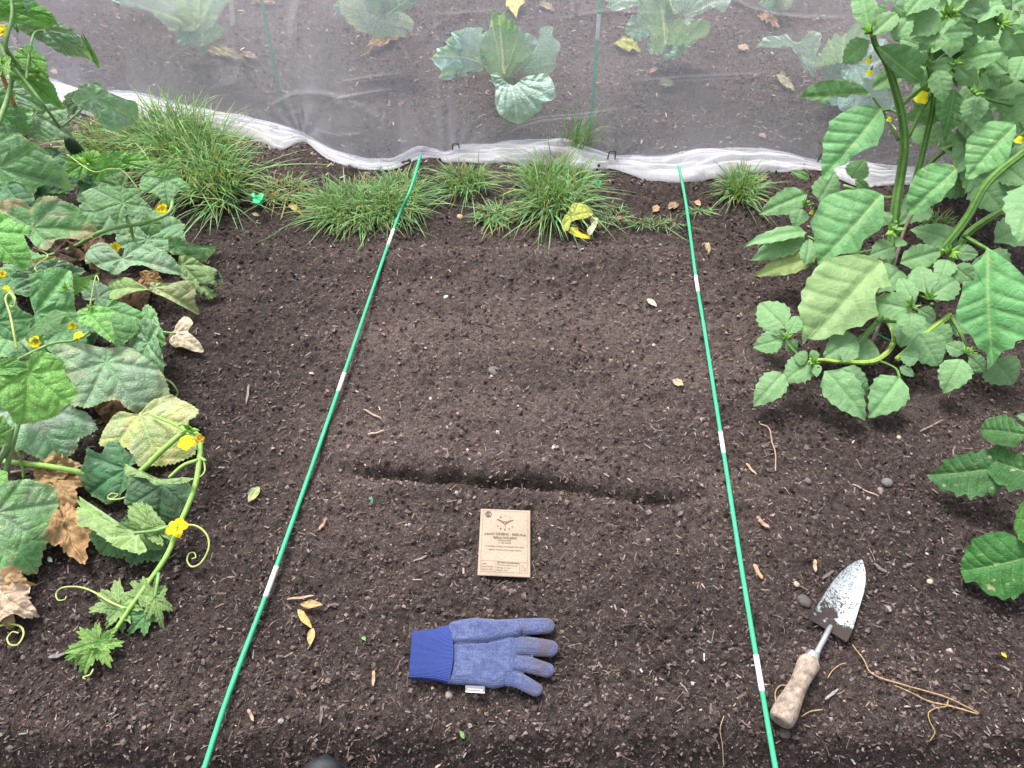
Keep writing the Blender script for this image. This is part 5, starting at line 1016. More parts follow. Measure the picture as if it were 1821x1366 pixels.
def spiny():
    r = empty('pepper_like_plant' if 0 else 'spiny_leaf_plant', P(1900, 900), 'glossy dark green plant with spiny toothed leaves reaching in at the lower right', 'leafy plant')
    S = lambda pts, rr: stem(r, pts, rr, (.12, .28, .06))
    S([(1905, 960, 0), (1890, 880, .08), (1870, 800, .14), (1850, 775, .17)], [.007, .004]); S([(1900, 940, .03), (1880, 990, .07), (1838, 985, .09)], .004); S([(1890, 880, .08), (1840, 850, .11), (1790, 848, .10)], .0035)
    L = lambda *a, **k: leaf(r, 'spiny', *a, **dict(dict(vein=.55, fold=.06, wave=.04), **k))
    tleaf(r, 'spiny', [(505, 495), (560, 460), (605, 430), (605, 400), (670, 400), (668, 368), (730, 375), (770, 348), (800, 368), (830, 345), (870, 340), (950, 480), (960, 570), (905, 615), (870, 600), (845, 630), (800, 620), (770, 650), (740, 610), (685, 630), (670, 600), (640, 590), (580, 590), (575, 555), (530, 530)], (980, 450), (505, 495), 0.09, 0.03, 'spiny', tf=(1500, 700, .293), vein=.6, teeth=0, veincol=(.22, .36, .14), label='long spiny leaf pointing into the bed')
    tleaf(r, 'spiny', [(715, 1085), (712, 1010), (740, 960), (730, 935), (775, 920), (770, 890), (820, 870), (870, 850), (950, 838), (1040, 870), (1100, 930), (1180, 1050), (1150, 1180), (1096, 1200), (1060, 1220), (1020, 1255), (1005, 1235), (960, 1255), (920, 1230), (880, 1225), (840, 1190), (810, 1150), (790, 1140), (740, 1150)], (1190, 975), (715, 1090), 0.09, 0.03, (.042, .15, .034), tf=(1500, 700, .293), vein=.6, teeth=0, veincol=(.22, .36, .14), label='largest rounded dark leaf')
    tleaf(r, 'spiny', [(850, 370), (940, 320), (1000, 340), (1100, 380), (1150, 500), (1120, 580), (1060, 590), (1020, 610), (1000, 570), (950, 560), (900, 500), (850, 450)], (1160, 490), (850, 400), 0.13, 0.08, 'spiny', tf=(1500, 700, .293), vein=.6, teeth=0, veincol=(.22, .36, .14))
    tleaf(r, 'spiny', [(835, 220), (845, 190), (880, 155), (920, 150), (975, 135), (1030, 150), (1080, 190), (1130, 240), (1096, 290), (1050, 330), (1000, 325), (950, 315), (900, 300), (860, 270), (840, 255)], (1125, 255), (835, 225), 0.17, 0.12, 'spiny', tf=(1500, 700, .293), vein=.6, teeth=0, veincol=(.22, .36, .14))
    tleaf(r, 'spiny', [(1120, 635), (1060, 665), (1060, 700), (1035, 705), (1050, 740), (1040, 780), (1050, 830), (1080, 890), (1110, 920), (1200, 900), (1200, 700)], (1200, 800), (1045, 760), 0.14, 0.1, (.065, .20, .04), tf=(1500, 700, .293), vein=.6, teeth=0, veincol=(.22, .36, .14))
    L((1850, 760, .16), (1810, 739, .13), 18, 'spiny'); L((1900, 900, .12), (1960, 960, .06), 100, 'spiny')
spiny()
# ------------------------------------------------------------------ glove
def glovemat():
    m, t, b = nmat('glove_knit'); c = t.nodes.new('ShaderNodeTexCoord').outputs['Object']
    v = t.nodes.new('ShaderNodeTexVoronoi'); v.inputs['Scale'].default_value = 430; v.inputs['Randomness'].default_value = .35; t.links.new(c, v.inputs['Vector'])
    n = nz(t, 90, 4, c); base = ramp(t, n.outputs[0], (.3, (.050, .066, .155)), (.7, (.072, .092, .195)))
    dots = ramp(t, v.outputs['Distance'], (.18, .75), (.42, 0.0))
    col = mixc(t, base, (.19, .225, .37), dots)
    a = attr(t); d = nz(t, 35, 4, c); dm = t.nodes.new('ShaderNodeMath'); dm.operation = 'MULTIPLY'
    t.links.new(a.outputs['Fac'], dm.inputs[0]); t.links.new(ramp(t, d.outputs[0], (.40, 0.0), (.62, 1.0)), dm.inputs[1])
    col = mixc(t, col, (.085, .068, .078), dm.outputs[0])
    t.links.new(col, b.inputs['Base Color']); b.inputs['Roughness'].default_value = .95; b.inputs['Specular IOR Level'].default_value = .1
    b.inputs['Sheen Weight'].default_value = .3
    bump(t, b, v.outputs['Distance'], .0008); return m
def cuffmat():
    m, t, b = nmat('glove_cuff_rib'); a = attr(t, 'P2'); s = t.nodes.new('ShaderNodeSeparateXYZ'); t.links.new(a.outputs['Vector'], s.inputs[0])
    k = t.nodes.new('ShaderNodeMath'); k.operation = 'MULTIPLY'; k.inputs[1].default_value = 2 * math.pi * 42; t.links.new(s.outputs[1], k.inputs[0])
    q = t.nodes.new('ShaderNodeMath'); q.operation = 'SINE'; t.links.new(k.outputs[0], q.inputs[0])
    r = ramp(t, q.outputs[0], (.1, (.046, .072, .255)), (.9, (.070, .106, .36))); n = nz(t, 500)
    t.links.new(mixc(t, r, ramp(t, n.outputs[0], (.3, .8), (.7, 1.1)), 1.0, 'MULTIPLY'), b.inputs['Base Color'])
    b.inputs['Roughness'].default_value = .95; b.inputs['Specular IOR Level'].default_value = .1; bump(t, b, q.outputs[0], .0006); return m
def build_glove():
    zx = lambda X: 700 + .2782 * np.asarray(X, float); zy = lambda Y: 880 + .2782 * np.asarray(Y, float)
    cg = G(zx(600), zy(1020)); z0 = float(cg[2]) + .012
    root = empty('garden_glove', cg, 'blue knitted gardening glove with soiled fingertips lying palm down on the soil', 'glove')
    U = .2782 * mpp(cg)                       # metres per zoom px
    def cap(X, Y, p, q, r0, r1):
        p = np.array(p, float); q = np.array(q, float); d = q - p; L2 = d @ d
        t = np.clip(((X - p[0]) * d[0] + (Y - p[1]) * d[1]) / L2, 0, 1)
        r = r0 + (r1 - r0) * t; return r - np.hypot(X - p[0] - t * d[0], Y - p[1] - t * d[1]), r
    def poly(X, Y, pts):
        pts = np.array(pts, float); dm = np.full(X.shape, 1e9); ins = np.zeros(X.shape, bool)
        for a, b_ in zip(pts, np.roll(pts, -1, 0)):
            d = b_ - a; t = np.clip(((X - a[0]) * d[0] + (Y - a[1]) * d[1]) / (d @ d), 0, 1)
            dm = np.minimum(dm, np.hypot(X - a[0] - t * d[0], Y - a[1] - t * d[1]))
            c = ((a[1] > Y) != (b_[1] > Y)) & (X < (b_[0] - a[0]) * (Y - a[1]) / (b_[1] - a[1] + 1e-9) + a[0]); ins ^= c
        return np.where(ins, dm, -dm)
    def parts(X, Y):
        out = []
        def add(d, r, h, z): out.append((d, r, h, z))
        for p, q, r0, r1 in [((640, 866), (800, 846), 66, 54), ((800, 846), (978, 838), 54, 50), ((620, 960), (850, 968), 74, 62), ((850, 968), (998, 983), 62, 54), ((640, 1060), (850, 1083), 66, 54), ((850, 1083), (980, 1122), 54, 47), ((640, 1140), (800, 1186), 66, 52), ((800, 1186), (908, 1245), 52, 45)]:
            d, r = cap(X, Y, p, q, r0, r1); add(d, r, .50, 0)
        add(poly(X, Y, [(352, 832), (430, 812), (520, 801), (640, 795), (790, 900), (800, 1020), (770, 1150), (700, 1228), (640, 1240), (520, 1222), (346, 1208), (372, 1040)]), 70, .62, 0)
        return out
    def thumb(X, Y):
        a, ra = cap(X, Y, (440, 885), (620, 885), 95, 78); b_, rb_ = cap(X, Y, (620, 885), (775, 868), 78, 52)
        return (a, ra), (b_, rb_)
    def sdf(X, Y):
        return np.max([p[0] for p in parts(X, Y)], 0)
    nx, ny = 440, 240
    X, Y = np.meshgrid(np.linspace(335, 1065, nx), np.linspace(775, 1305, ny), indexing='xy')
    X = X.copy(); Y = Y.copy(); D = sdf(X, Y)
    step = 730 / nx
    for _ in range(4):                        # pull the outer ring exactly onto the outline
        m = (D < 0) & (D > -2.6 * step)
        e = 1.0; gx = (sdf(X + e, Y) - sdf(X - e, Y)) / 2; gy = (sdf(X, Y + e) - sdf(X, Y - e)) / 2
        gl = np.hypot(gx, gy) + 1e-6
        X = np.where(m, X - D * gx / gl ** 2 * .9, X); Y = np.where(m, Y - D * gy / gl ** 2 * .9, Y); D = sdf(X, Y)
    H = np.zeros_like(X)
    for d, r, h, z in parts(X, Y):
        q = np.clip(d / r, 0, 1); hh = h * r * np.sqrt(np.clip(1 - (1 - q) ** 2, 0, 1))
        H = np.maximum(H, hh)
    (ta, tra), (tb, trb) = thumb(X, Y)
    Hb = H.copy()
    for d, r in ((ta, tra), (tb, trb)):
        q = np.clip(d / r, 0, 1); hh = 22 + .72 * r * np.sqrt(np.clip(1 - (1 - q) ** 2, 0, 1)); hh = np.where(d > 0, hh, 0)
        H = np.where((d > 0) & (D > 0), np.maximum(H, np.minimum(hh, Hb + 30 * np.clip(d / 10, 0, 1) + .0 * hh)), H)
    # seam creases and soft wrinkles
    for p, q in (((375, 965), (600, 962)), ((790, 1030), (880, 1035)), ((770, 1140), (880, 1165)), ((830, 908), (1000, 893)), ((600, 960), (840, 905))):
        d, r = cap(X, Y, p, q, 0, 0); H = H - 9 * np.exp(-(d / 9) ** 2)
    H = H + 20 * fbm(X / 110, Y / 70, 61, 4) * np.clip(D / 20, 0, 1) + 3 * fbm(X / 25, Y / 25, 63, 2) * np.clip(D / 20, 0, 1)
    H = np.where(D > 0, np.maximum(H, 1), 0)
    # separate the fingers a little: drop where two neighbours meet
    keepv = D > -.5 * step
    Pw = P(zx(X), zy(Y), z0); top = Pw.copy(); top[..., 2] = z0 + H * U
    bot = Pw.copy(); bot[..., 2] = z0 - .010 * np.clip(D / 15, 0, 1)
    f = gridfaces(ny, nx); kv = keepv.ravel(); kf = kv[f].all(1); f = f[kf]
    V = np.vstack([top.reshape(-1, 3), bot.reshape(-1, 3)]); F2 = np.vstack([f, f[:, ::-1] + nx * ny])
    use = np.unique(F2); mp = np.full(len(V), -1); mp[use] = np.arange(len(use)); 
    dirt = np.clip((X - 780) / 160, 0, 1) * .9 + .5 * np.exp(-((X - 800) ** 2 + (Y - 860) ** 2) / 60 ** 2); dd = np.concatenate([dirt.ravel(), dirt.ravel()])[use]
    mesh('hand', V[use], mp[F2], glovemat(), root, col=np.stack([dd, dd, dd], -1))
    # ribbed cuff, a flattened sleeve
    s = np.linspace(0, 1, 40); t = np.linspace(0, 1, 160)
    S, T = np.meshgrid(s, t, indexing='ij')
    ev = lambda T, l, r_: None
    x0 = 120 - 22 * T; y0 = 872 + 300 * T
    x1 = 350 + 28 * np.sin(np.pi * np.clip(T * .95, 0, 1)) - 5 * T; y1 = 830 + 378 * T
    Sx = S ** 1.0; y_sh = S ** 2.2
    X = x0 * (1 - Sx) + (x1 + 10) * Sx; Y = y0 * (1 - y_sh) + y1 * y_sh
    hh = (10 + 30 * S ** 1.5 + 22) * np.clip(1 - (2 * T - 1) ** 4, 0, 1) ** .5 + 3.2 * np.abs(np.sin(T * np.pi * 42)) + 5 * fbm(S * 2, T * 5, 7)
    Pw = P(zx(X), zy(Y), z0); top = Pw.copy(); top[..., 2] = z0 + hh * U * .9; bot = Pw.copy(); bot[..., 2] = z0 - .004
    n = X.size; f = gridfaces(40, 160)
    rim = np.array([[j, j + 1, n + j + 1, n + j] for j in range(159)])
    sd1 = np.array([[i * 160, (i + 1) * 160, n + (i + 1) * 160, n + i * 160][::-1] for i in range(39)]); sd2 = np.array([[i * 160 + 159, (i + 1) * 160 + 159, n + (i + 1) * 160 + 159, n + i * 160 + 159] for i in range(39)])
    uv = np.stack([S.ravel(), T.ravel()], -1)
    mesh('cuff', np.vstack([top.reshape(-1, 3), bot.reshape(-1, 3)]), np.vstack([f, f[:, ::-1] + n, rim, sd1, sd2]), cuffmat(), root, uv=np.vstack([uv, uv]))
    # sewn-in tag
    cx = [(458, 1218), (583, 1224), (582, 1270), (460, 1262)]
    q = np.array([P(zx(a), zy(b_), z0 + .006) for a, b_ in cx]); th = np.array([0, 0, .0012])
    Vt = np.vstack([q, q - th]); Ft = np.array([(3, 2, 1, 0), (4, 5, 6, 7), (0, 1, 5, 4), (1, 2, 6, 5), (2, 3, 7, 6), (3, 0, 4, 7)])
    tg = mesh('brand_tag', Vt, Ft, simple('tag_grey', (.14, .13, .15), .6, .2, 80), root, smooth=False)
    q2 = np.array([q[3] * .82 + q[0] * .18, q[2] * .82 + q[1] * .18, q[2], q[3]]) + [0, 0, .0008]
    mesh('tag_edge', np.vstack([q2, q2 - th * .3]), Ft, M_tagw, tg, smooth=False)
    text_on(tg, 'tag_lettering', 'rostaing', lambda u, v: (q[3] * (1 - u) + q[2] * u) * (1 - v) + (q[0] * (1 - u) + q[1] * u) * v + [0, 0, .0012], (.12, .36, .78, .26), M_tagw, bold=.01)
M_tagw = simple('tag_white', (.72, .70, .74), .6, .1, 80)
M_ink = simple('packet_ink', (.10, .075, .055), .8, .15, 200)
def text_on(parent, name, s, mapf, box, mat, bold=.0, size=None, align='C', angf=None):
    """lettering as a mesh laid on a surface; box = (u0, v0, width, height) or size = letter height in v"""
    cu = bpy.data.curves.new('t', 'FONT'); cu.body = s; cu.size = 1; cu.resolution_u = 2; cu.offset = bold
    ob = bpy.data.objects.new('t', cu); sc.collection.objects.link(ob)
    dg = bpy.context.evaluated_depsgraph_get(); me = ob.evaluated_get(dg).to_mesh()
    v = np.array([p.co[:] for p in me.vertices]); f = [tuple(p.vertices) for p in me.polygons]
    bpy.data.objects.remove(ob); bpy.data.curves.remove(cu)
    x0, x1 = v[:, 0].min(), v[:, 0].max()
    u0, v0, w, h = box
    u = u0 + (v[:, 0] - x0) / (x1 - x0) * w; vv = v0 + v[:, 1] / .72 * h
    if angf: u, vv = angf(u, vv)
    V = np.array([mapf(a, b) for a, b in zip(u, vv)])
    return mesh(name, V, f, mat, parent, smooth=False)
build_glove()

# ------------------------------------------------------------------ seed packet
def build_packet():
    cs = [(855, 905), (943, 908), (943, 1027), (849, 1023)]   # tl tr br bl
    q = [G(*c) for c in cs]; zz = max(float(surfz(*p[:2])) for p in q) + .009
    q = np.array([P(c[0], c[1], zz + (.004 if i < 2 else 0)) for i, c in enumerate(cs)])
    root = empty('seed_packet', q.mean(0) - [0, 0, .004], 'brown kraft paper seed packet with printed writing lying on the soil above the glove', 'seed packet')
    def mp_(u, v, dz=0.0):                    # u to the right, v upwards, 0..1
        p = (q[3] * (1 - u) + q[2] * u) * (1 - v) + (q[0] * (1 - u) + q[1] * u) * v
        b = .0032 * max(0, 1 - (2 * u - 1) ** 4) * max(0, 1 - (2 * v - 1) ** 4) + .0012 * math.sin(u * 5 + v * 4) * math.sin(v * 6)
        return p + np.array([0, 0, b + dz])
    n = 64; us = np.linspace(0, 1, n); T = np.array([[mp_(u, v) for v in us] for u in us]).reshape(-1, 3)
    B = np.array([[mp_(u, v, -.0012 - .0045 * (1 - (2 * u - 1) ** 4) * (1 - (2 * v - 1) ** 4)) for v in us] for u in us]).reshape(-1, 3)
    f = gridfaces(n, n); N = n * n
    e = [i for i in range(n)] + [i * n + n - 1 for i in range(1, n)] + [(n - 1) * n + j for j in range(n - 2, -1, -1)] + [i * n for i in range(n - 2, 0, -1)]
    sd = np.array([[e[i], e[(i + 1) % len(e)], N + e[(i + 1) % len(e)], N + e[i]] for i in range(len(e))])
    m, t, b = nmat('kraft_paper'); nn = nz(t, 260, 5); n2 = nz(t, 12, 3)
    c = mixc(t, ramp(t, nn.outputs[0], (.3, (.30, .230, .17)), (.7, (.38, .295, .222))), ramp(t, n2.outputs[0], (.3, .88), (.7, 1.08)), 1.0, 'MULTIPLY')
    t.links.new(c, b.inputs['Base Color']); b.inputs['Roughness'].default_value = .8; bump(t, b, nn.outputs[0], .0003)
    env = mesh('envelope', np.vstack([T, B]), np.vstack([f[:, ::-1], f + N, sd]), m, root)
    S = lambda u, v: mp_(u, v, .0010)
    # flap fold line + printed frame and lines
    def line(u0, v0, u1, v1, w=.0016, nm='printed_lines', k=14):
        P_ = []
        du, dv = u1 - u0, v1 - v0; L = math.hypot(du, dv); nu, nv = -dv / L * w, du / L * w * .78
        for i in range(k): 
            a = i / (k - 1); P_ += [S(u0 + du * a + nu, v0 + dv * a + nv), S(u0 + du * a - nu, v0 + dv * a - nv)]
        return np.array(P_), gridfaces(k, 2)
    ls = [line(.05, .05, .95, .05), (line(.05, .97, .95, .97)), line(.05, .05, .05, .97), line(.95, .05, .95, .97), line(.05, .20, .95, .20), line(.33, .05, .33, .20, .0012), line(.80, .05, .80, .20, .003),
          line(.84, .07, .84, .17, .002), line(.88, .07, .88, .18, .002), line(.91, .07, .91, .13, .002), line(.075, .90, .075, .95, .0012)]
    def ring(u, v, r, w, a0=0, a1=360):
        n_ = 26; P_ = []
        for i in range(n_):
            a = math.radians(a0 + (a1 - a0) * i / (n_ - 1))
            for rr in (r - w, r + w): P_.append(S(u + rr * math.cos(a), v + rr * .76 * math.sin(a)))
        return np.array(P_), gridfaces(n_, 2)
    ls += [ring(.16, .905, .062, .006), ring(.16, .905, .034, .010, 20, 330), ring(.16, .89, .016, .006)]
    # sprouting seed emblem: bowl with stem and two leafy arms
    ls += [line(.50, .705, .50, .745, .004), ring(.50, .782, .036, .006, 180, 360)]
    for s in (-1, 1):
        for i in range(9):
            a = i / 8; u = .50 + s * (.03 + .105 * a); v = .772 + .045 * a + .008 * (i % 2)
            ls.append(line(u - s * .012, v - .004, u + s * .012, v + .006, .008 - .0035 * (i % 3 == 1), k=3))
    for i in range(5): ls.append(line(.465 + .016 * i, .785, .475 + .016 * i, .795, .006, k=3))
    V, Fc, _ = merge(ls); mesh('printed_lines', V, Fc, M_ink, root, smooth=False)
    def tx(s, u0, v0, w, h, bold=0, **k): text_on(root, 'printed_text', s, S, (u0, v0, w, h), M_ink, bold + .012, **k)
    for word, a0, a1, up in (('VITAL', 155, 25, 1), ('SEEDS', 212, 328, -1)):
        for i, ch in enumerate(word):
            a = math.radians(a0 + (a1 - a0) * i / 4); cu, cv = .50 + .175 * math.cos(a), .772 + .105 * math.sin(a)
            rot = (a - math.pi / 2) if up > 0 else (a + math.pi / 2)
            def af(u, v, cu=cu, cv=cv, rot=rot):
                x = u * 1.0; y = (v) * .78; return cu + (x * math.cos(rot) - y * math.sin(rot)), cv + (x * math.sin(rot) + y * math.cos(rot)) * .76
            text_on(root, 'printed_text', ch, S, (-.015, -.016, .030, .040), M_ink, .015, angf=af)
    tx('ASIAN GREENS - MIZUNA', .09, .585, .83, .034); tx("'BENI HOUSHI'", .27, .530, .47, .034)
    tx('Brassica rapa', .38, .500, .24, .020); tx('(~180 seeds)', .375, .465, .25, .019)
    tx('A striking variety of mizuna with lime', .12, .408, .76, .020); tx('green leaves and purple stems', .20, .360, .62, .020)
    tx('GROWING SUGGESTIONS', .36, .175, .42, .017, .02); tx('When: February-May & July-Sept', .36, .142, .40, .015); tx('Spacing: 15-30cm', .36, .105, .27, .015); tx('Depth: 1cm', .36, .070, .20, .015)
    tx('L4821', .07, .150, .09, .015); tx('Packed in 2023', .07, .112, .22, .015); tx('Batch #: 1754', .07, .076, .21, .015)
build_packet()

# ------------------------------------------------------------------ hand trowel
def build_trowel():
    zx = lambda X: 1340 + .249 * X; zy = lambda Y: 970 + .249 * Y
    c = G(zx(545), zy(590)); z0 = float(c[2]) + .010
    root = empty('hand_trowel', c, 'steel hand trowel with a soil smeared blade and worn wooden handle', 'trowel')
    Lp = [(390, 520), (418, 478), (452, 432), (490, 370), (560, 265), (640, 175), (700, 130), (745, 108), (768, 102)]
    Rp = [(665, 690), (694, 640), (712, 590), (730, 530), (770, 400), (798, 290), (800, 190), (785, 125), (774, 103)]
    m = 46; n = 31; l = smooth_path(np.array([(a, b, 0) for a, b in Lp]), 6)[:, :2]; r_ = smooth_path(np.array([(a, b, 0) for a, b in Rp]), 6)[:, :2]
    k = np.linspace(0, len(l) - 1, m); l = np.stack([np.interp(k, range(len(l)), l[:, i]) for i in (0, 1)], -1); r_ = np.stack([np.interp(k, range(len(r_)), r_[:, i]) for i in (0, 1)], -1)
    t = np.linspace(0, 1, n); V = []; 
    for i in range(m):
        w = np.linalg.norm(r_[i] - l[i]) / 320
        for tt in t:
            p = l[i] * (1 - tt) + r_[i] * tt; e = (2 * tt - 1)
            rr = 14 * (1 - abs(e)) * math.exp(-i / 1.2) * 0
            z = z0 + .011 * w * e * e - .004 * (1 - i / m) * 0 + .004 * (1 - abs(e)) ** 2 * math.exp(-i / 6.)
            V.append(P(zx(p[0]), zy(p[1]), z))
    V = np.array(V); B = V - [0, 0, .0016]; f = gridfaces(m, n); N = m * n
    e = [j for j in range(n)] + [i * n + n - 1 for i in range(1, m)] + [(m - 1) * n + j for j in range(n - 2, -1, -1)] + [i * n for i in range(m - 2, 0, -1)]
    sd = np.array([[e[i], N + e[i], N + e[(i + 1) % len(e)], e[(i + 1) % len(e)]] for i in range(len(e))])
    ii, jj = np.meshgrid(np.linspace(0, 1, m), t, indexing='ij'); uv = np.stack([ii.ravel(), jj.ravel()], -1)
    mt, tr, b = nmat('trowel_steel'); a = attr(tr, 'P2'); s = tr.nodes.new('ShaderNodeSeparateXYZ'); tr.links.new(a.outputs['Vector'], s.inputs[0])
    co = tr.nodes.new('ShaderNodeTexCoord').outputs['Object']
    n1 = nz(tr, 38, 6, co, .7); n2 = nz(tr, 340, 3, co, .8); n3 = nz(tr, 24, 3, co)
    def M(op_, x, y):
        k = tr.nodes.new('ShaderNodeMath'); k.operation = op_
        for i, v in enumerate((x, y)):
            if hasattr(v, 'is_output'): tr.links.new(v, k.inputs[i])
            else: k.inputs[i].default_value = v
        return k.outputs[0]
    # soil: patches where the neck joins, specks everywhere
    g = M('ADD', n1.outputs[0], M('MULTIPLY', M('SUBTRACT', .34, s.outputs[0]), .85)); mask = ramp(tr, g, (.57, 0.0), (.61, 1.0))
    spk = ramp(tr, M('ADD', n2.outputs[0], M('MULTIPLY', M('SUBTRACT', n3.outputs[0], .5), .5)), (.55, 0.0), (.62, .9))
    mask = M('MAXIMUM', mask, spk)
    # stamped depth scale down the middle
    cl = M('LESS_THAN', M('ABSOLUTE', M('SUBTRACT', s.outputs[1], .53), 0), .006)
    tick = M('MULTIPLY', M('LESS_THAN', M('FRACT', M('MULTIPLY', s.outputs[0], 11.0), 0), .07), M('LESS_THAN', M('ABSOLUTE', M('SUBTRACT', s.outputs[1], .50), 0), .07))
    mark = M('MULTIPLY', M('MAXIMUM', cl, tick), M('GREATER_THAN', s.outputs[0], .30))
    steel = ramp(tr, n3.outputs[0], (.3, (.36, .40, .42)), (.7, (.52, .56, .58)))
    c2 = mixc(tr, mixc(tr, steel, (.10, .10, .10), M('MULTIPLY', mark, .8)), (.035, .024, .022), mask)
    tr.links.new(c2, b.inputs['Base Color']); tr.links.new(M('MULTIPLY', M('SUBTRACT', 1.0, mask), .35), b.inputs['Metallic']); tr.links.new(M('ADD', .42, M('MULTIPLY', mask, .5)), b.inputs['Roughness'])
    bump(tr, b, mask, .0012)
    mesh('blade', np.vstack([V, B]), np.vstack([f[:, ::-1], f + N, sd]), mt, root, uv=np.vstack([uv, uv]))
    st_ = simple('trowel_neck_steel', (.55, .56, .58), .35, .12, 60, 0, .8)
    pn = [P(zx(x), zy(y), z0 + z) for x, y, z in ((552, 575, .004), (538, 600, .007), (505, 665, .014), (470, 730, .017), (440, 790, .018))]
    V, Fc = tube(smooth_path(pn, 8), [.0032, .0046, .0046, .005], 14); mesh('neck', V, Fc, st_, root)
    A = P(zx(428), zy(775), z0 + .018); B_ = P(zx(190), zy(1262), z0 + .014); d = B_ - A; L = np.linalg.norm(d)
    pf = np.array([A + d * k for k in (-.015, .0, .05, .085)]); V, Fc = tube(pf, [.0092, .0104, .0112, .0112], 24); mesh('ferrule', V, Fc, st_, root)
    prof = np.array([(.06, .0105), (.085, .0135), (.12, .0165), (.17, .0172), (.24, .0165), (.33, .0148), (.43, .0140), (.53, .0145), (.64, .0160), (.75, .0180), (.86, .0192), (.94, .0190), (.985, .0172), (1.0, .0140), (1.002, .0)])
    kk = np.linspace(0, len(prof) - 1, 80); ax = np.interp(kk, range(len(prof)), prof[:, 0]); ra = np.interp(kk, range(len(prof)), prof[:, 1])
    V, Fc = tube(np.array([A + d * k for k in ax]), ra, 32, 0, 5, .02)
    V = V[:-2]; Fc = Fc[0]
    mw, tw_, bw = nmat('worn_wood'); a = attr(tw_, 'P2'); mp = tw_.nodes.new('ShaderNodeMapping'); mp.inputs['Scale'].default_value = (6, 60, 1); tw_.links.new(a.outputs['Vector'], mp.inputs[0])
    g1 = nz(tw_, 1.5, 6, mp.outputs[0], .7); g2 = nz(tw_, 70, 5)
    cw = mixc(tw_, ramp(tw_, g1.outputs[0], (.3, (.17, .115, .085)), (.5, (.34, .26, .20)), (.68, (.56, .48, .41))), ramp(tw_, g2.outputs[0], (.35, .45), (.55, 1.0), (.7, 1.2)), 1.0, 'MULTIPLY')
    tw_.links.new(cw, bw.inputs['Base Color']); bw.inputs['Roughness'].default_value = .75; bump(tw_, bw, g1.outputs[0], .0008)
    uu = np.repeat(ax, 32); vv = np.tile(np.abs(np.linspace(-1, 1, 32)), len(ax)); mesh('handle', V, Fc, mw, root, uv=np.stack([uu, vv], -1))
build_trowel()

# ------------------------------------------------------------------ boot toe at the lower edge
def build_boot():
    c = G(592, 1356); c = np.array([c[0], c[1], float(ground(c[0], c[1])) + .03]); root = empty('rubber_boot', c - [0, .05, 0], 'toe of a black rubber boot at the bottom edge of the picture', 'boot')
    m = simple('black_rubber', (.022, .024, .030), .38, .2, 60, .0005, 0, .6)
    def shell(z0, z1, wsc, grow, name, mat, zs=14):
        ys = np.linspace(0, 1, 40) ** 1.5; V = []
        th = np.linspace(0, np.pi, 21)
        for y in ys:
            w = wsc * np.interp(y, [0, .06, .2, .5, .8, 1], [.0, .60, .92, 1.0, .75, .45]); h = np.interp(y, [0, .05, .2, .5, 1], [.25, .62, 1, 1.35, 1.6]) * (z1 - z0)
            for a in th: V.append((c[0] + w * math.cos(a), c[1] + grow - y * .27, c[2] + z0 + h * math.sin(a) ** .7))
        V = np.array(V); mesh(name, V, gridfaces(40, 21), mat, root)
    shell(.012, .062, .047, 0, 'upper', m); shell(-.03, .014, .052, .006, 'sole', m)
    V, Fc = tube(smooth_path([c + [0, -.20, .07], c + [0, -.215, .18], c + [0, -.225, .30]], 8), [.045, .05, .055], 24); mesh('shaft', V, Fc, m, root)
build_boot()

# ------------------------------------------------------------------ loose leaves, stones and twigs lying on the bed
def loose(name, label, cat, kind, b, t, w, col, z=.006, z1=None, mat=None, group=None, **o):
    gb = G(*b); gt = G(*t)
    r = leaf(None, kind, (b[0], b[1], float(surfz(gb[0], gb[1])) + z), (t[0], t[1], float(surfz(gt[0], gt[1])) + (z1 if z1 is not None else z)), w, col, name, mat or M_dead, None, **dict(dict(face=.4, ruffle=.10, crumple=.06, noedge=1, ground=1, veincol=(.4, .35, .2), vein=.3, arch=.08), **o))
    return tagp(r, label, cat, group)
loose('fallen_leaf', 'tan pointed dry leaf, uppermost of the curled pair left of the glove', 'dry leaf', 'long', (535, 1076), (574, 1075), 15, (.58, .40, .17), .012, group='dry leaves on the bed')
loose('fallen_leaf', 'tan twisted dry leaf with a bend in its middle, left of the glove', 'dry leaf', 'long', (529, 1082), (554, 1118), 13, (.55, .38, .16), .010, group='dry leaves on the bed')
loose('fallen_leaf', 'small tan dry leaf hanging straight below the twisted one, left of the glove', 'dry leaf', 'long', (556, 1116), (551, 1150), 13, (.58, .41, .18), .010, group='dry leaves on the bed')
loose('fallen_leaf', 'pale green oval leaf lying alone left of the left garden cane', 'leaf', 'long', (461, 866), (441, 894), 17, (.42, .46, .20), .008, crumple=.02)
def tloose(name, label, pts, c, t, z, col, **o):
    tf = (860, 250, .2526); g0 = G(tf[0] + tf[2] * c[0], tf[1] + tf[2] * c[1]); zz = float(surfz(g0[0], g0[1])) + z
    tagp(tleaf(None, 'cuc', pts, c, t, zz, zz, col, name, M_dead, tf=tf, crumple=.05, noedge=1, teeth=.03, face=.5, **o), label, 'leaf')
tloose('fallen_leaf', 'large rotting lime and yellow leaf curling on the grass edge', [(560, 640), (555, 560), (600, 500), (620, 460), (680, 450), (740, 475), (770, 510), (740, 545), (700, 560), (640, 565), (605, 590), (600, 625)], (625, 535), (760, 510), .045, (.42, .55, .12), yellow=.9)
tloose('fallen_leaf', 'ragged golden yellow scrap below the lime coloured rotting leaf', [(575, 615), (650, 612), (680, 650), (750, 680), (720, 695), (660, 685), (600, 645)], (640, 640), (740, 685), .03, (.72, .55, .05))
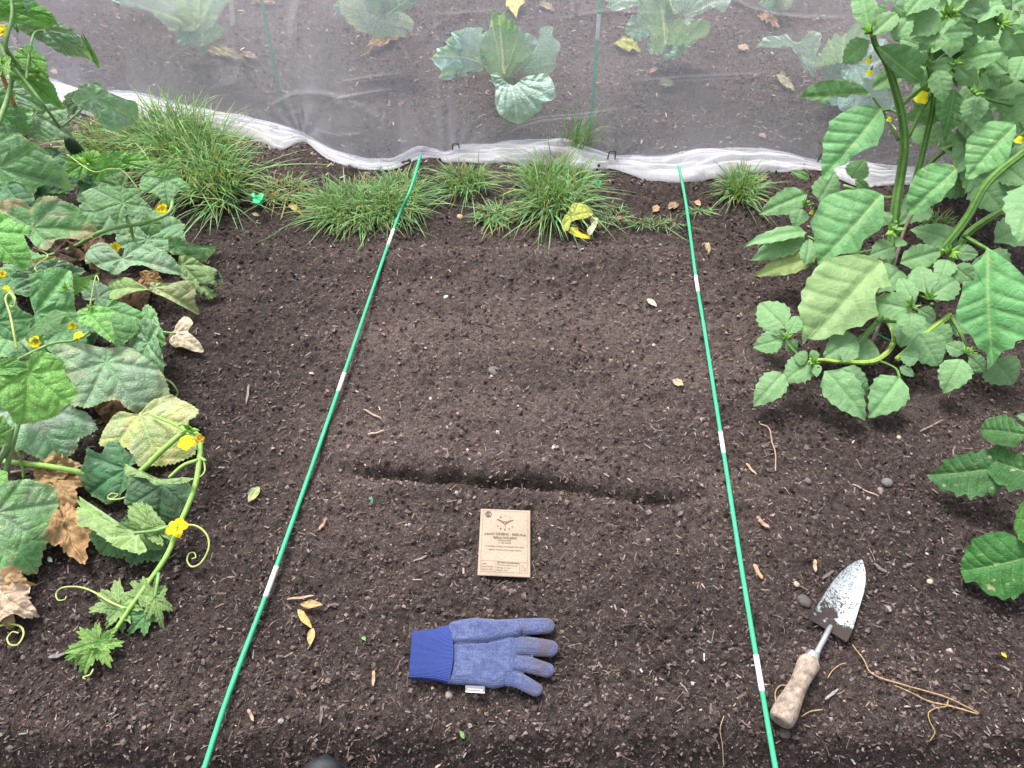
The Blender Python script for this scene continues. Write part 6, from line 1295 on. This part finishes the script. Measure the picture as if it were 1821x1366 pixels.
tloose('fallen_leaf', 'mottled cream and green scrap beside the lime coloured rotting leaf', [(745, 540), (805, 545), (795, 600), (770, 655), (740, 670), (728, 640), (755, 600)], (765, 600), (745, 668), .03, (.50, .55, .34))
dl = [((478, 350), (500, 345), 12, (.55, .38, .16), 'tan shred of dry leaf beside the green plastic clip'), ((512, 362), (540, 385), 12, (.58, .40, .17), 'long tan dry leaf at the left edge of the wide low grass clump'),
      ((372, 386), (392, 380), 14, (.48, .27, .17), 'pinkish brown crumpled leaf by the cucumber leaves'), ((448, 380), (462, 384), 7, (.6, .45, .33), 'small pale scrap of leaf below the green plastic clip'),
      ((1188, 372), (1206, 362), 16, (.36, .24, .17), 'brown curled leaf under the net hem left of the right garden cane'), ((1160, 378), (1172, 366), 12, (.50, .36, .22), 'upright tan leaf among the short grass sprigs'),
      ((1256, 430), (1262, 458), 9, (.48, .33, .20), 'forked tan shred of leaf right of the right garden cane'), ((1236, 358), (1246, 366), 10, (.5, .33, .2), 'small orange brown leaf at the foot of the right garden cane'),
      ((1092, 392), (1108, 386), 9, (.55, .35, .25), 'pale pinkish oval leaf among the grass sprigs'), ((1196, 676), (1216, 686), 14, (.60, .38, .28), 'small pinkish leaf flake in the middle of the right half of the bed'),
      ((1150, 532), (1168, 546), 12, (.60, .60, .45), 'cream coloured curled scrap between the canes near the back of the bed'),
      ((1780, 1160), (1790, 1170), 6, (.75, .50, .04), 'tiny yellow petal on the soil near the lower right corner'), ((818, 1300), (826, 1314), 8, (.22, .42, .14), 'tiny green leaf fragment below the glove'), ((644, 1132), (650, 1140), 7, (.20, .42, .13), 'tiny green leaf fragment left of the glove'),
      ((85, 992), (94, 1000), 7, (.7, .7, .65), 'white scrap among the dead cucumber leaves'), ((1732, 590), (1760, 600), 10, (.3, .2, .14), 'brown scrap behind the large hanging leaf'),
      ((620, 884), (664, 893), 5, (.1, .35, .2), 'short green sliver on the soil beside the left cane')]
dl[-1] = ((660, 883), (662, 896), 5, (.1, .38, .25), 'short green sliver on the soil left of the seed packet')
for (b, t, w, col, lab) in dl: loose('leaf_scrap', lab, 'leaf scrap', 'long', b, t, w, col, .008)
# leaves on the soil under the net
for (b, t, w, col, lab, kd) in [((690, 70), (648, 96), 26, (.48, .33, .16), 'tan dry leaf hanging by its stalk under the top left middle cabbage', 'cuc'), ((392, 94), (436, 108), 20, (.55, .42, .27), 'pale tan dry leaf under the net below the cabbage by the wooden label', 'cuc'),
        ((440, 98), (460, 106), 12, (.5, .42, .34), 'small pale dry leaf under the net, right of the larger pale tan one', 'cuc'), ((915, -10), (918, 32), 34, (.62, .58, .20), 'yellow leaf under the net at the top centre edge', 'long'),
        ((1140, 92), (1090, 76), 28, (.46, .44, .12), 'yellow leaf with dark spots under the net beside the pale backed cabbage', 'long'), ((1362, 34), (1386, 54), 18, (.55, .36, .2), 'orange brown dry leaf under the net below the small cabbage', 'cuc'),
        ((1312, 82), (1332, 88), 14, (.6, .45, .32), 'pale round dry leaf under the net right of the pale backed cabbage', 'long'), ((1374, 134), (1414, 164), 16, (.50, .42, .27), 'long pale dry leaf under the net left of the tall toothed leaf plant', 'long'),
        ((1152, 130), (1170, 122), 9, (.58, .38, .24), 'small curled orange leaf under the net below the spotted yellow leaf', 'long'), ((1182, 148), (1200, 152), 16, (.42, .36, .28), 'faded round brown leaf under the net in front of a long crease', 'cuc'),
        ((1350, 238), (1362, 246), 11, (.5, .36, .3), 'small pinkish leaf under the net close to its hem on the right', 'long'), ((440, 100), (470, -2), 1, 0, '', ''), ((462, 4), (492, 6), 12, (.55, .40, .26), 'small tan leaf at the top edge beside an upright cane', 'cuc'),
        ((968, 10), (986, 20), 14, (.5, .38, .26), 'small brown leaf under the net right of the top yellow leaf', 'cuc'), ((92, 124), (102, 132), 10, (.6, .48, .33), 'small pale tan leaf under the net behind the cucumber tips', 'long')]:
    if lab: loose('fallen_leaf', lab, 'dry leaf', kd, b, t, w, col, .012, group='dry leaves under the net')
# leaf stalk of the spotted leaf
def groundtube(name, label, cat, pts, r, col, z=.006, group=None, ns=7, wob=.2, mat=None):
    q = smooth_path([G(*p) for p in pts], 10); q[:, 2] = surfz(q[:, 0], q[:, 1]) + z
    kk = np.ones(7) / 7; q[:, 2] = np.convolve(np.pad(q[:, 2], 3, 'edge'), kk, 'valid')
    V, Fc = tube(q, r, ns, 0, 5, wob); return tagp(mesh(name, V, Fc, mat or M_frag, None, col=col), label, cat, group)
groundtube('twig', 'thin curved pale twig on the soil right of the right cane', 'twig', [(1350, 756), (1366, 765), (1372, 790), (1378, 815), (1378, 840)], .0014, (.40, .28, .2))
s1 = [(1514, 1148), (1534, 1178), (1552, 1201), (1600, 1220), (1680, 1243), (1738, 1270)]
groundtube('straw_stem', 'long bent straw coloured stem on the soil right of the trowel', 'straw', s1, [.0009, .0013, .0013, .0009], (.40, .27, .16), .007)
groundtube('straw_stem', 'frayed straw running back under the long bent straw', 'straw', [(1738, 1271), (1690, 1258), (1650, 1250), (1615, 1235), (1588, 1222)], [.0014, .0013, .0009], (.42, .29, .17), .006, wob=.8)
groundtube('dead_tendril', 'thin curling brown tendril hooked under the long bent straw', 'tendril', [(1684, 1245), (1680, 1258), (1662, 1262), (1648, 1270), (1650, 1285), (1658, 1305), (1650, 1320)], .0009, (.38, .26, .13))
groundtube('dead_tendril', 'thin tan tendril arching on the soil beside the trowel handle', 'tendril', [(1470, 1208), (1478, 1195), (1492, 1184), (1503, 1181)], .0008, (.42, .29, .16))
groundtube('dead_tendril', 'looped tan tendril behind the butt of the trowel handle', 'tendril', [(1378, 1252), (1378, 1232), (1386, 1222), (1400, 1222)], .0010, (.40, .29, .15))
groundtube('dead_tendril', 'pale tendril trailing right from the butt of the trowel handle', 'tendril', [(1424, 1276), (1440, 1266), (1462, 1263)], .0009, (.45, .33, .2))
groundtube('twig', 'short grey brown stick behind the green plastic clip', 'twig', [(476, 335), (500, 328), (520, 322)], .0035, (.22, .17, .13), .012)
groundtube('twig', 'curved brown twig between the grass and the seed bed at left', 'twig', [(498, 356), (520, 350), (540, 344)], .0035, (.24, .18, .14), .012)
groundtube('twig', 'thin upright dry stalk at the lower edge between glove and trowel', 'twig', [(1284, 1366), (1282, 1330), (1278, 1300), (1284, 1278)], .0007, (.5, .38, .25), .012)
groundtube('grass_stalk', 'long grass blade fallen across the back edge of the bed', 'grass blade', [(610, 385), (540, 402), (500, 420), (458, 443)], [.0024, .0006], (.16, .30, .12), .020)
chips = [((1340, 1005), (1354, 1032), .004, (.42, .26, .17)), ((1446, 1000), (1448, 1020), .003, (.55, .34, .22)), ((568, 944), (582, 928), .003, (.45, .26, .18)), ((655, 775), (685, 770), .002, (.42, .33, .26)), ((648, 733), (680, 750), .002, (.40, .28, .2)),
         ((666, 1196), (665, 1224), .0028, (.42, .28, .2)), ((442, 1262), (452, 1284), .0028, (.40, .28, .21)), ((444, 688), (440, 722), .0028, (.24, .19, .16)), ((1346, 930), (1366, 942), .004, (.50, .28, .20)), ((1326, 826), (1344, 848), .0025, (.46, .28, .19)),
         ((512, 1068), (560, 1062), .0022, (.42, .28, .20)), ((735, 1000), (760, 990), .0016, (.3, .24, .2)), ((1634, 770), (1672, 752), .002, (.24, .18, .15)), ((1465, 1246), (1488, 1228), .0022, (.33, .30, .30)), ((1606, 1258), (1634, 1258), .0016, (.30, .27, .26)),
         ((1462, 1030), (1480, 1018), .003, (.15, .13, .12)), ((1552, 1004), (1572, 1024), .003, (.15, .13, .12)), ((90, 1172), (118, 1166), .003, (.22, .20, .21)), ((1515, 862), (1560, 888), .0012, (.45, .33, .24)), ((574, 1258), (572, 1290), .003, (.14, .12, .12))]
def chipmesh(a, b, r, col, lab):
    A = G(*a); B = G(*b); A[2] = surfz(A[0], A[1]) + .005; B[2] = surfz(B[0], B[1]) + .007
    n = 10; pts = A + (B - A) * np.linspace(0, 1, n)[:, None]; pts[:, 2] += .0015 * np.sin(np.linspace(0, 9, n)); d = (B - A); d /= np.linalg.norm(d); s = np.cross(d, [0, 0, 1]); s /= np.linalg.norm(s); u = np.cross(s, d)
    w = r * np.interp(np.linspace(0, 1, n), [0, .12, .5, .85, 1], [.45, .9, 1, .8, .3]) * (.85 + .3 * R.rand(n))
    V = np.stack([pts + s * w[:, None] - u * r * .4, pts + s * w[:, None] * .9 + u * r * .3, pts - s * w[:, None] * .9 + u * r * .35, pts - s * w[:, None] - u * r * .4], 1).reshape(-1, 3)
    Fc = np.vstack([gridfaces(n, 4, True), [[3, 2, 1, 0]], [[4 * n - 4, 4 * n - 3, 4 * n - 2, 4 * n - 1]]])
    tagp(mesh('bark_chip', V, Fc, M_frag, None, col=col, smooth=False), lab, 'bark chip', 'larger bark chips')
cl = ['long split bark chip beside the tip of the trowel blade', 'upright pinkish bark chip left of the trowel blade tip', 'reddish bark chip just right of the left cane, level with the packet', 'pale flat sliver of bark in the upper left of the bed', 'thin slanting bark sliver above the pale flat one',
      'upright tan bark chip left of the glove cuff', 'pointed tan bark chip near the bottom of the left cane', 'upright grey brown stick chip left of the left cane', 'stubby orange bark chip just right of the right cane, level with the packet', 'slanting orange bark chip right of the right cane above the packet level',
      'flat orange bark sliver above the pair of curled dry leaves', 'thin brown sliver against the left side of the packet', 'thin dark twig chip below the tall toothed leaf plant', 'silvery grey forked chip beside the trowel handle', 'straight grey sliver under the long bent straw',
      'dark oval chip left of the trowel blade', 'dark slanting bark chip above right of the trowel tip', 'grey flat chip by the end of the trailing vine', 'thin pale fibre stick between trowel and tall plant', 'dark upright bark chip in the soil left below the glove']
for (a, b, r, c), lab in zip(chips, cl): chipmesh(a, b, r, c, lab)
def stone(px, py, d, col, lab, fl=.6):
    c = G(px, py); c[2] = surfz(c[0], c[1]); r = d * mpp(c) / 2
    import bmesh
    bm = bmesh.new(); bmesh.ops.create_icosphere(bm, subdivisions=3, radius=1); v = np.array([x.co[:] for x in bm.verts]); f = np.array([[q.index for q in x.verts] for x in bm.faces]); bm.free()
    k = R.rand() * 50; v = v * (1 + .35 * fbm(v[:, 0] * 1.3 + k, v[:, 1] * 1.3 + v[:, 2], 3, 3))[:, None] * np.array([1, .85, fl])
    a = R.rand() * 6; v = v @ np.array([[math.cos(a), -math.sin(a), 0], [math.sin(a), math.cos(a), 0], [0, 0, 1]])
    cc = np.array(col)[None] * (1 + .5 * fbm(v[:, 0] * 2, v[:, 1] * 2, 4, 3))[:, None]
    tagp(mesh('stone', v * r + c + [0, 0, r * fl * .35], f, M_frag, None, col=cc), lab, 'stone', 'small stones on the bed')
for q in [(1577, 859, 21, (.15, .14, .145), 'round grey stone between the two plants on the right'), (878, 662, 22, (.15, .13, .12), 'brown grey stone in the middle of the bed above the furrow'), (1654, 1034, 12, (.42, .35, .26), 'tan pebble right of the trowel blade'),
          (1580, 1084, 12, (.26, .24, .23), 'grey pebble just right of the trowel blade'), (1416, 1040, 12, (.36, .30, .24), 'beige pebble left of the trowel blade'), (1430, 1070, 26, (.10, .085, .08), 'dark clod like stone left of the trowel blade'),
          (1598, 778, 9, (.45, .38, .28), 'small cream pebble below the low leaves of the tall plant'), (800, 1210, 1, 0, ''), (793, 528, 9, (.55, .58, .66), 'tiny bluish white chip of glass near the back of the bed'), (818, 387, 13, (.50, .30, .22), 'pinkish orange stone at the grass edge'),
          (500, 1283, 11, (.30, .29, .29), 'grey pebble near the bottom between left cane and glove'), (1566, 871, 12, (.24, .19, .16), 'brown pebble beside the round grey stone'), (1436, 857, 13, (.13, .12, .12), 'dark flat stone right of the right cane above the furrow end'), (798, 1236, 15, (.26, .22, .20), 'dull pinkish stone under the glove tag'),
          (880, 1228, 1, 0, ''), (720, 650, 1, 0, ''), (1395, 1304, 22, (.10, .085, .08), 'dark clod below the butt of the trowel handle'), (588, 1362, 1, 0, ''), (1206, 905, 18, (.08, .065, .06), 'dark clod below the right end of the furrow')]:
    if q[4]: stone(*q)
# green plastic clip and green wire tie
def clip():
    o = G(457, 352); z = float(surfz(o[0], o[1])) + .05
    pts = [(446, 345), (452, 343), (454, 347), (460, 347), (462, 343), (470, 345), (466, 354), (461, 361), (452, 360), (449, 355), (452, 352), (446, 350)]
    T = np.array([P(a, b, z + .006 * (b < 350)) for a, b in pts]); B = T - [0, 0, .009]; n = len(pts)
    root = empty('plastic_clip', T.mean(0) - [0, 0, .04], 'bright green plastic clip on the soil beside the largest grass clump', 'clip')
    mesh('clip_plate', np.vstack([T, B]), [tuple(range(n))[::-1], tuple(range(n, 2 * n))] + [(i, (i + 1) % n, n + (i + 1) % n, n + i) for i in range(n)], M_clip, root, smooth=False)
    V, Fc = tube(np.array([P(450, 361, z - .006), P(462, 358, z - .006)]), .006, 10); mesh('clip_jaw', V, Fc, M_clip, root)
M_clip = simple('clip_green', (.01, .42, .16), .35, .1, 30)
clip()
groundtube('plant_tie', 'twisted bright green plastic tie in the grass above the rotting leaf', 'plant tie', [(1040, 340), (1048, 344), (1056, 338), (1062, 344), (1066, 337), (1050, 337)], .0035, (.02, .45, .2), .028, mat=M_clip)
